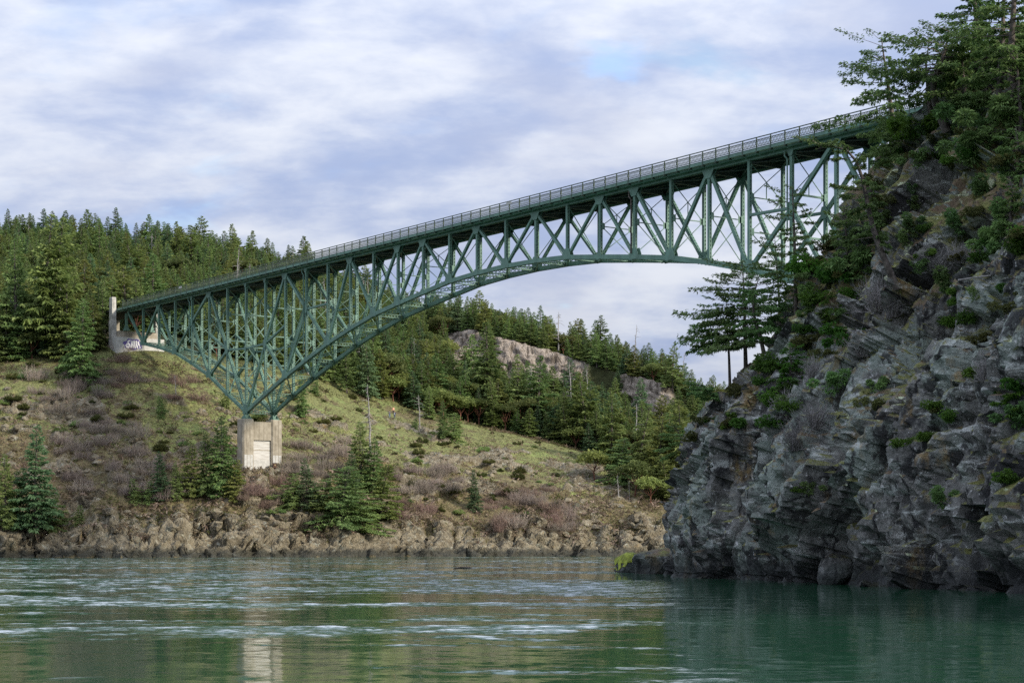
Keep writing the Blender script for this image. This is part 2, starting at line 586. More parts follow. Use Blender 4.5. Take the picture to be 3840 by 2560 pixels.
def cliff_mat():
    m, t = mat('cliff_rock')
    p = pos(t)
    nrm = t.new('ShaderNodeNewGeometry').outputs['Normal']
    sp = t.new('ShaderNodeSeparateXYZ')
    t.set(sp, 0, p)
    sn = t.new('ShaderNodeSeparateXYZ')
    t.set(sn, 0, nrm)
    mo = t.new('ShaderNodeAttribute', attribute_name='moss').outputs['Fac']
    n1 = t.noise(p, 0.16, 6, 0.6)
    n2 = t.noise(p, 0.8, 7, 0.68)
    n3 = t.noise(p, 3.0, 6, 0.7)
    warp = t.vmath('ADD', p, t.vmath('SCALE', t.noise(p, 0.3, 4, 0.6, 0.0, True), scale=1.6))
    strat = t.noise(t.mapping(warp, rot=(0.5, 0.85, 0.2), scale=(0.35, 0.35, 2.2)), 0.8, 6, 0.65)
    c = t.mix(t.step(n2, 0.32, 0.70), (0.072, 0.071, 0.064), (0.26, 0.256, 0.232))
    c = t.mix(t.math('MULTIPLY', t.step(n1, 0.47, 0.57), 0.65), c, (0.26, 0.31, 0.26))
    c = t.mix(t.math('MULTIPLY', t.step(strat, 0.54, 0.63), 0.70), c, (0.55, 0.57, 0.53))
    c = t.mix(t.math('MULTIPLY', t.step(t.noise(t.mapping(p, loc=(3, 8, 1)), 0.16, 6, 0.68), 0.55, 0.61), 0.90), c, (0.026, 0.026, 0.027))
    c = t.mix(t.math('MULTIPLY', t.step(t.noise(t.mapping(warp, loc=(23, 8, 1)), 0.6, 7, 0.74), 0.53, 0.60), 0.88), c, (0.030, 0.029, 0.028))
    c = t.mix(t.math('MULTIPLY', t.step(t.noise(t.mapping(p, loc=(13, 2, 5), scale=(1, 1, 0.45)), 0.30, 6, 0.65), 0.58, 0.67), 0.75), c, (0.27, 0.18, 0.065))
    c = t.mix(t.math('MULTIPLY', t.step(t.noise(t.mapping(p, loc=(1, 12, 4)), 2.6, 6, 0.75), 0.60, 0.66), 0.85), c, (0.62, 0.62, 0.60))
    c = t.mix(t.math('MULTIPLY', t.step(t.noise(t.mapping(p, loc=(21, 12, 4)), 3.5, 6, 0.75), 0.56, 0.66), 0.6), c, (0.04, 0.04, 0.042))
    crk2 = t.vor(t.mapping(warp, rot=(0.1, 0.9, 0.5)), 1.5, 'DISTANCE_TO_EDGE')
    vj = t.vor(t.mapping(t.vmath('ADD', p, t.vmath('SCALE', t.noise(p, 1.2, 3, 0.6, 0.0, True), scale=0.8)), rot=(0.35, 0.1, 0.0), scale=(1, 1, 0.35)), 0.20, 'DISTANCE_TO_EDGE')
    c = t.mix(t.math('MULTIPLY', t.step(vj, 0.022, 0.0), t.step(n2, 0.40, 0.55)), c, (0.022, 0.022, 0.023))
    # moss, dry grass and lichen on ledges and upper slopes
    up = t.math('ADD', t.math('MULTIPLY', sn.outputs[2], 0.75), t.math('ADD', t.math('MULTIPLY', mo, 1.05), t.math('MULTIPLY', t.math('SUBTRACT', n2, 0.5), 1.7)))
    mossc = t.mix(t.step(n3, 0.35, 0.65), (0.085, 0.088, 0.022), (0.21, 0.215, 0.060))
    mossc = t.mix(t.step(t.noise(t.mapping(p, loc=(7, 7, 7)), 0.5, 5, 0.6), 0.46, 0.60), mossc, (0.150, 0.105, 0.060))
    c = t.mix(t.math('MULTIPLY', t.step(up, 0.50, 0.76), 0.94), c, mossc)
    lic = t.math('MULTIPLY', t.step(t.noise(t.mapping(p, loc=(2, 6, 31)), 0.55, 7, 0.72), 0.58, 0.64), t.step(up, 0.42, 0.65))
    c = t.mix(t.math('MULTIPLY', lic, 0.85), c, (0.50, 0.55, 0.36))
    wet = t.step(t.math('ADD', sp.outputs[2], t.math('MULTIPLY', t.math('SUBTRACT', n2, 0.5), 3.0)), 2.2, 0.5)
    c = t.mix(t.math('MULTIPLY', wet, 0.85), c, (0.024, 0.026, 0.026))
    h = t.math('ADD', t.math('MULTIPLY', n3, 0.6), t.math('ADD', t.math('MULTIPLY', n2, 0.5), t.math('MULTIPLY', t.math('MINIMUM', vj, 0.10), 1.2)))
    return finish(m, t, c, 0.85, bump(t, h, 1.0, 0.35), 0.25)


M['cliff'] = cliff_mat()


def water_mat():
    m, t = mat('tidal_water')
    p = pos(t)
    ruff = t.new('ShaderNodeAttribute', attribute_name='ruff').outputs['Fac']
    crest = t.new('ShaderNodeAttribute', attribute_name='crest').outputs['Fac']
    geo = t.new('ShaderNodeNewGeometry').outputs['Normal']
    s1 = t.noise(t.mapping(p, scale=(1.0, 1.6, 1)), 2.6, 4, 0.6, 0.0, True)
    s2 = t.noise(t.mapping(p, loc=(3, 9, 1)), 0.7, 3, 0.5, 0.0, True)
    v1 = t.vmath('SUBTRACT', s1, (0.5, 0.5, 0.5))
    v2 = t.vmath('SUBTRACT', s2, (0.5, 0.5, 0.5))
    amp = t.math('ADD', 0.045, t.math('MULTIPLY', ruff, 0.75))
    sl = t.vmath('ADD', t.vmath('SCALE', v1, scale=amp), t.vmath('SCALE', v2, scale=0.03))
    ss = t.new('ShaderNodeSeparateXYZ')
    t.set(ss, 0, sl)
    cb = t.new('ShaderNodeCombineXYZ')
    t.set(cb, 0, ss.outputs[0])
    t.set(cb, 1, ss.outputs[1])
    t.set(cb, 2, 0.0)
    nv = t.vmath('NORMALIZE', t.vmath('ADD', geo, cb.outputs[0]))
    fo = t.step(t.math('ADD', crest, t.math('MULTIPLY', t.math('SUBTRACT', t.noise(p, 4.0, 5, 0.7), 0.5), 1.2)), 0.55, 0.95)
    fo = t.math('MULTIPLY', fo, ruff)
    bs = t.new('ShaderNodeBsdfPrincipled')
    t.set(bs, 'Base Color', t.mix(t.math('MULTIPLY', fo, 0.62), (0.012, 0.062, 0.030), (0.66, 0.70, 0.76)))  # pale crest colour: some foam, also painted sky glitter
    t.set(bs, 'Roughness', t.math('ADD', 0.05, t.math('ADD', t.math('MULTIPLY', ruff, 0.10), t.math('MULTIPLY', fo, 0.3))))
    t.set(bs, 'IOR', 1.333)
    t.set(bs, 'Normal', nv)
    out = t.new('ShaderNodeOutputMaterial')
    t.t.links.new(bs.outputs[0], out.inputs[0])
    return m


M['water'] = water_mat()

# ------------------------------------------------------------------ far bank: hillside from the tide line to the wooded ridge
# one profile per bearing: (distance, row of the ground) from the shore up to the ridge
PROF = {
    -700: [(318, None), (323, 1960), (340, 1780), (358, 1570), (380, 1380), (400, 1300), (465, 1170), (535, 1015), (625, 885)],
    0:    [(316, None), (321, 1975), (337, 1810), (354, 1620), (378, 1420), (398, 1335), (460, 1190), (530, 1035), (620, 905)],
    400:  [(319, None), (324, 1985), (338, 1830), (355, 1650), (380, 1410), (395, 1298), (455, 1200), (520, 1060), (600, 935)],
    600:  [(321, None), (327, 1985), (338, 1845), (354, 1680), (380, 1430), (398, 1312), (455, 1215), (520, 1075), (600, 950)],
    900:  [(325, None), (331, 1985), (340, 1850), (351, 1738), (390, 1475), (412, 1360), (460, 1235), (525, 1110), (600, 995)],
    1080: [(328, None), (335, 1985), (345, 1850), (360, 1715), (400, 1480), (420, 1385), (465, 1260), (530, 1140), (600, 1035)],
    1250: [(332, None), (339, 1995), (352, 1860), (368, 1710), (418, 1500), (434, 1430), (475, 1290), (535, 1170), (600, 1080)],
    1500: [(340, None), (348, 2000), (360, 1885), (378, 1740), (436, 1545), (450, 1500), (485, 1370), (530, 1270), (580, 1215)],
    1800: [(346, None), (355, 2010), (366, 1905), (384, 1790), (442, 1605), (456, 1590), (499, 1440), (503, 1245), (540, 1245)],
    2100: [(352, None), (360, 2008), (370, 1910), (386, 1830), (436, 1672), (452, 1665), (496, 1500), (500, 1335), (535, 1325)],
    2300: [(358, None), (364, 2000), (374, 1905), (386, 1850), (420, 1740), (440, 1720), (492, 1560), (496, 1395), (525, 1385)],
    2480: [(362, None), (368, 2000), (376, 1910), (388, 1870), (408, 1830), (425, 1800), (478, 1600), (482, 1445), (512, 1440)],
    2700: [(366, None), (372, 2010), (380, 1930), (392, 1890), (408, 1860), (425, 1830), (465, 1700), (480, 1590), (505, 1560)],
    3000: [(372, None), (378, 2020), (386, 1960), (396, 1930), (410, 1900), (425, 1880), (460, 1800), (475, 1740), (500, 1710)],
    3700: [(380, None), (386, 2030), (394, 2000), (404, 1985), (416, 1970), (430, 1960), (460, 1900), (475, 1880), (500, 1860)],
}
ROWS = [4, 34, 52, 56, 70, 24, 44, 36, 34, 10]
NPX = 440


def build_hillside():
    keys = sorted(PROF)
    K = np.zeros((len(keys), 11, 2))
    for i, k in enumerate(keys):
        pr = PROF[k]
        for s, (Z, y) in enumerate(pr):
            K[i, s + 1] = (Z, 0.0 if y is None else CAM_H + (HOR - y) * Z / FPX)
        K[i, 0] = (K[i, 1, 0] - 6, -3.0)
        K[i, 10] = (K[i, 9, 0] + 70, K[i, 9, 1] - 16)
    cols = np.linspace(-700, 3700, NPX)
    # along bearings
    G = np.zeros((NPX, 11, 2))
    for s in range(11):
        for d in range(2):
            G[:, s, d] = np.interp(cols, keys, K[:, s, d])
    ker = np.exp(-np.linspace(-2, 2, 25) ** 2)
    ker /= ker.sum()
    for s in range(11):
        for d in range(2):
            a = np.pad(G[:, s, d], 12, 'edge')
            G[:, s, d] = np.convolve(a, ker, 'valid')
    # wandering shore and rock top
    for s in (0, 1, 2):
        nz = perlin(np.stack([cols * 0.011, cols * 0 + 3.3 * (1 if s < 2 else 2), cols * 0], 1))
        n2 = perlin(np.stack([cols * 0.035, cols * 0 + 8.3, cols * 0], 1))
        G[:, s, 0] += nz * 2.5 + n2 * 1.4
        if s == 2:
            G[:, s, 1] *= np.clip(0.90 + 0.6 * n2 + 0.6 * nz, 0.30, 1.9)
    sv, st = [], []
    for s in range(10):
        sv.append(np.arange(ROWS[s]) / ROWS[s] + s)
    sv = np.concatenate(sv + [[10.0]])
    i0 = np.minimum(sv.astype(int), 9)
    fr = sv - i0
    S = G[:, i0, :] * (1 - fr)[None, :, None] + G[:, i0 + 1, :] * fr[None, :, None]
    # soften the profile kinks a little
    k2 = np.array([1, 2, 3, 2, 1.0]) / 9
    for d in range(2):
        a = np.pad(S[:, :, d], ((0, 0), (2, 2)), 'edge')
        S[:, :, d] = sum(k2[j] * a[:, j:j + S.shape[1]] for j in range(5))
    Z, z = S[:, :, 0], S[:, :, 1]
    X = (cols[:, None] - 1920) * Z / FPX
    Pn = np.stack([X, Z, z], 2)
    du = np.gradient(Pn, axis=0)
    dv = np.gradient(Pn, axis=1)
    N = np.cross(du, dv)
    N /= np.linalg.norm(N, axis=2)[:, :, None] + 1e-9
    N[N[:, :, 2] < 0] *= -1
    fl = Pn.reshape(-1, 3)
    nf = N.reshape(-1, 3)
    s2 = np.broadcast_to(sv[None, :], Z.shape).ravel()
    c2 = np.broadcast_to(cols[:, None], Z.shape).ravel()
    slope = 1 - nf[:, 2]
    big = fbm(fl * 0.045, 3)
    midn = fbm(fl * np.array([0.16, 0.16, 0.22]), 4)
    # rockiness
    shore = sstep(s2, 0.8, 1.1) * (1 - sstep(s2 + midn * 0.9, 2.0, 2.6))
    wall = sstep(s2, 6.75, 7.05) * (1 - sstep(s2, 7.95, 8.2))
    gate = np.interp(c2, [1600, 1680, 1790, 1850, 1880, 2180, 2230, 2310, 2350, 2500, 2560],
                     [0, 1, 1, 0.3, 1, 1, 0.1, 0.1, 1, 1, 0])
    wall = wall * gate
    f1, f21, cr = worley(fl * np.array([0.16, 0.16, 0.30]))
    patch = sstep(fbm(fl * 0.09 + 31.0, 4) + 0.25 * big, 0.0, 0.18)
    lowmid = sstep(s2, 1.9, 2.3) * (1 - sstep(s2, 4.5, 5.0))
    rock = np.clip(np.maximum.reduce([shore, wall, patch * lowmid * 0.9]), 0, 1)
    forest = np.clip(sstep(s2, 5.6, 6.3), 0, 1)
    grass = np.clip(sstep(s2 + 0.5 * big, 3.2, 4.5) * 1.0 - 0.15 + 0.6 * big, 0, 1)
    # relief
    fac = (f1 - 0.45) * -1.6 + (cr - 0.5) * 1.1
    rid = fbm(fl * np.array([0.30, 0.30, 0.20]) + 7, 4, 0.55, True)
    cols_v = fbm(fl * np.array([0.55, 0.55, 0.10]) + 3, 3, 0.55, True)
    wq = 0.5 * np.stack([fbm(fl * 0.25 + q, 2) for q in (1, 5, 9)], 1)
    fa = facets(fl * np.array([0.10, 0.10, 0.13]) + wq)
    fb = facets(fl * np.array([0.5, 0.5, 0.6]) + wq * 2)
    h = shore * (0.6 * rid + 2.0 * fa + 0.7 * fb + 0.8 * cols_v - 0.5 * (1 - sstep(f21, 0, 0.10))) + wall * (1.6 * cols_v + 0.6 * fa + 0.5 * fb)
    h += patch * lowmid * (0.9 + 1.3 * fa + 0.8 * fb + 0.4 * rid)
    h += 0.55 * midn + 1.5 * big * sstep(s2, 2.0, 3.0) * (1 - 0.6 * sstep(s2, 3.2, 4.0))
    h += 0.22 * fbm(fl * 0.9, 3)
    V = fl + nf * h[:, None] * np.array([1.0, 1.0, 0.8])
    nr = len(sv)
    idx = np.arange(NPX * nr).reshape(NPX, nr)
    F = np.stack([idx[:-1, :-1], idx[1:, :-1], idx[1:, 1:], idx[:-1, 1:]], 2).reshape(-1, 4)
    me = mesh_np('hillside', V, F, [M['ground']], smooth=True, attrs={'pale': wall, 'rock': rock, 'forest': forest, 'grass': grass})
    o = link('hillside', me)
    tag(o, kind='structure')
    return V, F, idx, cols, sv


HV, HF, HIDX, HCOLS, HSV = build_hillside()
hill_bvh = BVHTree.FromPolygons([tuple(v) for v in HV], [tuple(f) for f in HF])


def ray(bvh, px, py):
    d = Vector(((px - 1920) / FPX, 1.0, (HOR - py) / FPX)).normalized()
    hit = bvh.ray_cast(Vector((0, 0, CAM_H)), d)
    return hit[0]


def hill_at(px, sv):
    """Ground point at a bearing and a profile position."""
    i = int(np.clip(round((px + 700) / 4400 * (NPX - 1)), 0, NPX - 1))
    j = int(np.argmin(np.abs(HSV - sv)))
    return HV[HIDX[i, j]]


def hill_pick(px, py):
    q = ray(hill_bvh, px, py)
    return None if q is None else np.array(q)


def ground_z(bvh, x, y):
    q = bvh.ray_cast(Vector((x, y, 400)), Vector((0, 0, -1)))[0]
    return None if q is None else q.z


# ------------------------------------------------------------------ near bank: the rock cliff
FRONT = np.array([(40, 36.0), (55, 33.0), (75, 29.0), (90, 24.6), (98.5, 22.0), (107, 20.0), (118, 17.4), (123, 16.2),
                  (131, 12.4), (140, 12.6), (150, 12.9), (160, 14.0), (170, 15.8), (185, 19.0), (215, 27.0)])
PROF_IN = [-8, -4, -0.6, 0, 1.2, 4.4, 9.7, 13, 18.5, 20.5, 23.5, 28, 36, 50, 80]
PROF_ST = [-8, -4, -0.6, 0, 0.8, 2.6, 6.2, 9.5, 15.5, 18.5, 22.5, 28, 36, 50, 80]
PROF_Z = [-5, -3, -0.9, 0, 4.6, 11.6, 17.3, 22.0, 30.4, 34.2, 37.4, 39.8, 42.0, 44.0, 46]


def cliff_height(X, Y):
    xw = np.interp(Y, FRONT[:, 0], FRONT[:, 1])
    q = X - xw
    bl = sstep(Y, 116, 134)
    zf = np.interp(q, PROF_IN, PROF_Z) * bl + np.interp(q, PROF_ST, PROF_Z) * (1 - bl)
    a = np.array([9.0, 175.0])
    e = np.array([71.0, 50.0])
    e /= np.linalg.norm(e)
    n = np.array([e[1], -e[0]])
    dr = (X - a[0]) * n[0] + (Y - a[1]) * n[1]
    zr = np.where(dr > 0, 2.1 * dr, 1.0 * dr)
    zr = np.maximum(zr, -5)
    k = 4.0
    hh = np.clip(0.5 + 0.5 * (zr - zf) / k, 0, 1)
    return zr * (1 - hh) + zf * hh - k * hh * (1 - hh)


def build_cliff():
    Ys = np.concatenate([np.linspace(46, 84, 40, endpoint=False), np.linspace(84, 172, 370, endpoint=False), np.linspace(172, 226, 40)])
    qs = np.concatenate([np.linspace(-7, -1, 10, endpoint=False), np.linspace(-1, 6, 130, endpoint=False),
                         np.linspace(6, 26, 200, endpoint=False), np.linspace(26, 95, 90)])
    Y, q = np.meshgrid(Ys, qs, indexing='ij')
    kf = np.interp(Ys, FRONT[:, 0], FRONT[:, 1])
    kk = np.exp(-np.linspace(-2, 2, 21) ** 2)
    kk /= kk.sum()
    X = kf[:, None] + q
    Z = cliff_height(X.ravel(), Y.ravel()).reshape(X.shape)
    P = np.stack([X, Y, Z], 2)
    N = np.cross(np.gradient(P, axis=1), np.gradient(P, axis=0))
    N /= np.linalg.norm(N, axis=2)[:, :, None] + 1e-9
    N[N[:, :, 2] < 0] *= -1
    p = P.reshape(-1, 3)
    n = N.reshape(-1, 3)
    # large forms
    big = fbm(p * np.array([0.05, 0.06, 0.05]), 3)
    butt = fbm(p * np.array([0.10, 0.085, 0.03]) + 5, 3, 0.5, True)
    ca, sa = math.cos(0.65), math.sin(0.65)
    pr = np.stack([p[:, 0], ca * p[:, 1] - sa * p[:, 2], sa * p[:, 1] + ca * p[:, 2]], 1)
    wv = 0.6 * np.stack([fbm(pr * 0.2 + s, 2) for s in (1, 5, 9)], 1)
    f1, f21, cr = worley(pr * np.array([0.22, 0.16, 0.34]) + wv)
    g1, g21, gr = worley(pr * np.array([0.6, 0.42, 0.95]) + wv * 2)
    k1, k21, kr = worley(pr * np.array([1.6, 1.2, 2.3]) + wv * 3)
    rid = fbm(pr * np.array([0.35, 0.25, 0.6]) + 3, 4, 0.55, True)
    steep = sstep(1 - n[:, 2], 0.12, 0.45)
    smoothface = sstep(fbm(p * np.array([0.06, 0.06, 0.06]) + 41, 2), -0.15, 0.25)      # smooth slabs between broken ground
    rough = 1 - 0.75 * smoothface
    diag = fbm(np.stack([pr[:, 0] * 0.1, pr[:, 1] * 0.06, pr[:, 2] * 0.22], 1) + 9, 3, 0.5, True)
    fa = facets(pr * np.array([0.11, 0.085, 0.13]) + wv)
    fb = facets(p * np.array([0.42, 0.40, 0.30]) + wv)
    fc = facets(p * np.array([1.15, 1.1, 0.85]) + wv)
    nose = 1 - 0.5 * sstep(p[:, 1], 126, 140)
    h = nose * (1.5 * big + steep * (2.6 * butt + 1.0 * diag)) + steep * (2.4 * fa + (0.35 + 0.65 * rough) * 0.60 * fb + (0.3 + 0.7 * rough) * 0.40 * fc + rough * 0.15 * rid)
    h -= steep * 0.5 * (1 - sstep(f21, 0.0, 0.08))
    h += (1 - steep) * (0.35 * fbm(p * 0.5, 3))
    h += 0.14 * fbm(p * 1.3, 3)
    # the black cleft at the water, the hollow high on the face, the bulge beside it
    def dip(cy, cz, ry, rz, lean=0.0):
        yy = (p[:, 1] - cy - lean * (p[:, 2] - cz)) / ry
        zz = (p[:, 2] - cz) / rz
        return np.exp(-(yy ** 2 + zz ** 2)) * steep
    h *= 0.45 + 0.55 * sstep(p[:, 2], -0.5, 3.0)
    h -= 6.0 * dip(109.8, 2.0, 0.75, 5.0, -0.9)
    h -= 2.8 * dip(106.5, 12.5, 3.2, 2.6, 0.2)
    h -= 0.8 * dip(103.0, 6.2, 4.0, 1.4, 0.1)
    h += 1.2 * dip(114.5, 6.5, 3.0, 3.5, 0.3)
    h += 1.5 * dip(97.0, 3.0, 2.5, 5.0, 0.4)
    h -= 1.8 * dip(122.5, 17.0, 1.6, 6.0, 0.25)
    h = np.where(p[:, 2] < -1.5, h * 0.3, h)
    V = p + n * h[:, None] * np.array([1, 1, 0.75])
    moss = np.clip(sstep(p[:, 2] + 6 * big, 7, 24) * 0.62 + 0.5 * fbm(p * 0.12 + 17, 3), 0, 1)
    ny, nq = X.shape
    idx = np.arange(ny * nq).reshape(ny, nq)
    F = np.stack([idx[:-1, :-1], idx[:-1, 1:], idx[1:, 1:], idx[1:, :-1]], 2).reshape(-1, 4)
    me = mesh_np('cliff', V, F, [M['cliff']], smooth=False, attrs={'moss': moss})
    o = link('cliff', me)
    tag(o, kind='structure')
    return V, F


CV, CF = build_cliff()
cliff_bvh = BVHTree.FromPolygons([tuple(v) for v in CV], [tuple(f) for f in CF])


def cliff_pick(px, py):
    q = ray(cliff_bvh, px, py)
    return None if q is None else np.array(q)


# ------------------------------------------------------------------ water
def build_water():
    Yr = [27.0]
    while Yr[-1] < 400:
        Yr.append(Yr[-1] + max(0.22, Yr[-1] * 0.0030))
    Yr = np.array(Yr)
    bear = (np.linspace(-250, 4050, 400) - 1920) / FPX
    Y, Bq = np.meshgrid(Yr, bear, indexing='ij')
    X = Bq * Y
    p = np.stack([X, Y, np.zeros_like(X)], 2).reshape(-1, 3)
    wp = p + 9.0 * np.stack([fbm(p * 0.04, 2), fbm(p * 0.04 + 9, 2), p[:, 0] * 0], 1)
    a = fbm(wp * np.array([0.035, 0.085, 0]) + 4.3, 4, 0.6)
    b = fbm(wp * np.array([0.16, 0.42, 0]) + 1.7, 4, 0.65)
    bias = 0.10 * sstep(p[:, 1], 52, 72) * (1 - sstep(p[:, 1], 230, 300)) + 0.05 * sstep(-p[:, 0], 0, 20) * sstep(p[:, 1], 55, 80)
    m = a * 0.62 + b * 0.55 + bias
    lee = 1 - sstep(p[:, 0] - 0.045 * p[:, 1], -1.0, 6.0)          # calm behind the cliff
    ruff = sstep(m, 0.04, 0.20) * (0.04 + 0.96 * lee)
    w1 = fbm(p * np.array([0.75, 1.15, 0]) + 2.2, 3, 0.6)
    w2 = fbm(p * np.array([0.28, 0.40, 0]) + 7.7, 2)
    z = (0.006 + 0.070 * ruff) * w1 + (0.006 + 0.02 * ruff) * w2
    crest = np.clip(0.5 + w1 * 1.1, 0, 1)
    V = p.copy()
    V[:, 2] = z
    ny, nx = X.shape
    idx = np.arange(ny * nx).reshape(ny, nx)
    F = np.stack([idx[:-1, :-1], idx[:-1, 1:], idx[1:, 1:], idx[1:, :-1]], 2).reshape(-1, 4)
    # calm outer sheet, joined a little lower round and under the tessellated reach
    o = len(V)
    V = np.vstack([V, [(-3000, -400, -0.3), (3000, -400, -0.3), (3000, 4000, -0.3), (-3000, 4000, -0.3)]])
    F = np.vstack([F, [[o, o + 1, o + 2, o + 3]]])
    me = mesh_np('water', V, F, [M['water']], smooth=True, attrs={'ruff': np.concatenate([ruff, np.zeros(4)]), 'crest': np.concatenate([crest, np.zeros(4)])})
    tag(link('water', me), kind='structure')


build_water()

# ------------------------------------------------------------------ the steel bridge
BD = np.array([0.5752936, -0.8179470, 0.0])      # along the deck, towards the near bank
BW = np.array([0.8179470, 0.5752936, 0.0])       # across the deck, away from the viewer
BU = np.array([0.0, 0.0, 1.0])
B0 = np.array([-79.766, 393.46, 0.0])
PAN = 7.62                                      # panel length
TW = 5.7                                        # distance between the two trusses
ZTOP = 50.55                                    # axis of the top chord
BOT = {1: 43.2, 2: 41.75, 3: 40.1, 4: 37.4, 5: 34.4, 6: 30.4, 7: 26.6, 8: 29.4, 9: 32.05, 10: 34.4, 11: 36.65, 12: 38.45, 13: 40.05,
       14: 41.1, 15: 42.05, 16: 42.95, 17: 43.35, 18: 43.5}
for k in range(19, 36):
    BOT[k] = BOT[36 - k]
NN = 36
ROOT = B0 + BD * PAN * 7 + BU * 26.6


def bp(n, t, z):
    return B0 + BD * (PAN * n) + BW * t + BU * z


bridge = thing('steel_bridge', 'long green steel truss bridge arching high over the water from bank to bank', 'bridge', ROOT)


def member(name, p, q, hv, bu, lace='x', step=0.55, solid=False):
    """Two channel plates (hv deep) held bu apart across the bridge, laced on the open sides."""
    p, q = np.asarray(p), np.asarray(q)
    d = q - p
    L = np.linalg.norm(d)
    dn = d / L
    u = BW
    v = np.cross(dn, u)
    v /= np.linalg.norm(v)
    b = MB()
    for s in (-1, 1):
        b.bar(p + u * s * (bu / 2 - 0.02), q + u * s * (bu / 2 - 0.02), u, 0.04, hv)
        for k in (-1, 1):
            b.bar(p + u * s * (bu / 2 - 0.09) + v * k * (hv / 2 - 0.02), q + u * s * (bu / 2 - 0.09) + v * k * (hv / 2 - 0.02), u, 0.10, 0.035)
    if solid:
        b.bar(p + v * hv / 2, q + v * hv / 2, u, bu - 0.01, 0.03)
    o = b.build(name, M['steel'], bridge, ROOT)
    if lace:
        c = MB()
        n = max(2, int(L / step))
        a = bu / 2 - 0.06
        for k in (-1, 1):
            if solid and k == 1:
                continue
            off = v * k * (hv / 2 - 0.015)
            for i in range(n):
                x0, x1 = p + d * (i / n) + off, p + d * ((i + 1) / n) + off
                if lace == 'x':
                    c.bar(x0 - u * a, x1 + u * a, dn, 0.075, 0.02)
                    c.bar(x0 + u * a + v * 0.022 * k, x1 - u * a + v * 0.022 * k, dn, 0.075, 0.02)
                elif lace == 'z':
                    s = 1 if i % 2 else -1
                    c.bar(x0 - u * a * s, x1 + u * a * s, dn, 0.09, 0.02)
                elif lace == 'b':
                    c.bar(x0 - u * a, x0 + u * a, dn, 0.28, 0.02)
        tag(c.build('lacing' if lace != 'b' else 'batten', M['steel'], o, ROOT), kind='stuff')
    return o


def flat_lattice(name, p, q, wid, up, step=0.8, depth=0.3):
    """Lattice strut: two angles wid apart in the direction up, X bars between."""
    p, q = np.asarray(p), np.asarray(q)
    d = q - p
    L = np.linalg.norm(d)
    dn = d / L
    up = up - dn * np.dot(up, dn)
    up /= np.linalg.norm(up)
    b = MB()
    for s in (-1, 1):
        b.bar(p + up * s * wid / 2, q + up * s * wid / 2, up, 0.09, depth)
    n = max(2, int(L / step))
    for i in range(n):
        x0, x1 = p + d * (i / n), p + d * ((i + 1) / n)
        b.bar(x0 - up * wid / 2, x1 + up * wid / 2, dn, 0.08, 0.03)
        b.bar(x0 + up * wid / 2, x1 - up * wid / 2, dn, 0.08, 0.05)
    return b.build(name, M['steel'], bridge, ROOT)


def rod(name, p, q, a=0.13):
    b = MB()
    b.bar(p, q, BW if abs(np.dot((q - p) / np.linalg.norm(q - p), BW)) < 0.9 else BU, a, a)
    return b.build(name, M['steel'], bridge, ROOT)


LAST = 33        # everything beyond is buried in the near bank
MID = {4: 45.4, 6: 38.7, 8: 38.6, 10: 43.3, 26: 43.3, 28: 38.6, 30: 38.7, 32: 45.4}
STRUT = [(6, 38.7, 7, 38.35), (7, 38.35, 8, 38.6), (5, 42.4, 6, 38.7), (8, 38.6, 9, 41.25), (10, 43.3, 11, 43.5)]
STRUT += [(36 - b, zb, 36 - a, za) for a, za, b, zb in STRUT]
DIAG = [(0, 'T', 1, 'B'), (1, 'B', 2, 'T'), (2, 'T', 3, 'B'), (3, 'B', 4, 'M'), (4, 'M', 5, 'T'), (4, 'M', 5, 'B'), (5, 'T', 6, 'M'), (5, 'B', 6, 'M'),
        (6, 'M', 7, 'B'), (7, 'B', 8, 'M'), (8, 'M', 9, 'T'), (8, 'M', 9, 'B'), (9, 'T', 10, 'M'), (9, 'B', 10, 'M'), (10, 'M', 11, 'B'),
        (11, 'B', 12, 'T'), (12, 'T', 13, 'B'), (13, 'B', 14, 'T'), (14, 'B', 15, 'T'), (15, 'T', 16, 'B'), (16, 'B', 17, 'T'), (17, 'T', 18, 'B')]
DIAG += [(36 - b, kb, 36 - a, ka) for a, ka, b, kb in DIAG]


def nz(n, k):
    return ZTOP - 0.1 if k == 'T' else (BOT[n] if k == 'B' else MID[n])


for t in (0.0, TW):
    # chords, one part per panel
    for n in range(0, LAST):
        member('top_chord', bp(n, t, ZTOP), bp(n + 1, t, ZTOP), 0.52, 0.5, None, solid=True)
    for n in range(1, LAST):
        heavy = 0.62 if 7 <= n < 29 else 0.5
        member('bottom_chord', bp(n, t, BOT[n]), bp(n + 1, t, BOT[n + 1]), heavy, 0.56, 'x', 0.6, solid=False)
    for n in range(1, LAST + 1):
        z0 = BOT[n]
        member('vertical_post', bp(n, t, z0 + 0.2), bp(n, t, ZTOP - 0.2), 0.42, 0.42, 'x' if n % 2 else 'z', 0.5)
    for a, ka, b_, kb in DIAG:
        if b_ > LAST:
            continue
        light = 14 <= a <= 21 or (a, ka) in ((3, 'B'), (4, 'M')) and ka == 'B'
        main = (ka, kb) in (('B', 'M'), ('M', 'B')) and 7 in (a, b_)
        member('diagonal_brace', bp(a, t, nz(a, ka)), bp(b_, t, nz(b_, kb)), 0.46 if not light else 0.36, 0.42, 'b' if light or (ka, kb) == ('B', 'M') and a in (5, 9) else 'x', 1.5 if light or a in (5, 9) and ka == 'B' else 0.5)
    for a, za, b_, zb in STRUT:
        if b_ <= LAST:
            member('sub_strut', bp(a, t, za), bp(b_, t, zb), 0.34, 0.40, 'b', 1.5)

# gusset plates on both faces of every joint


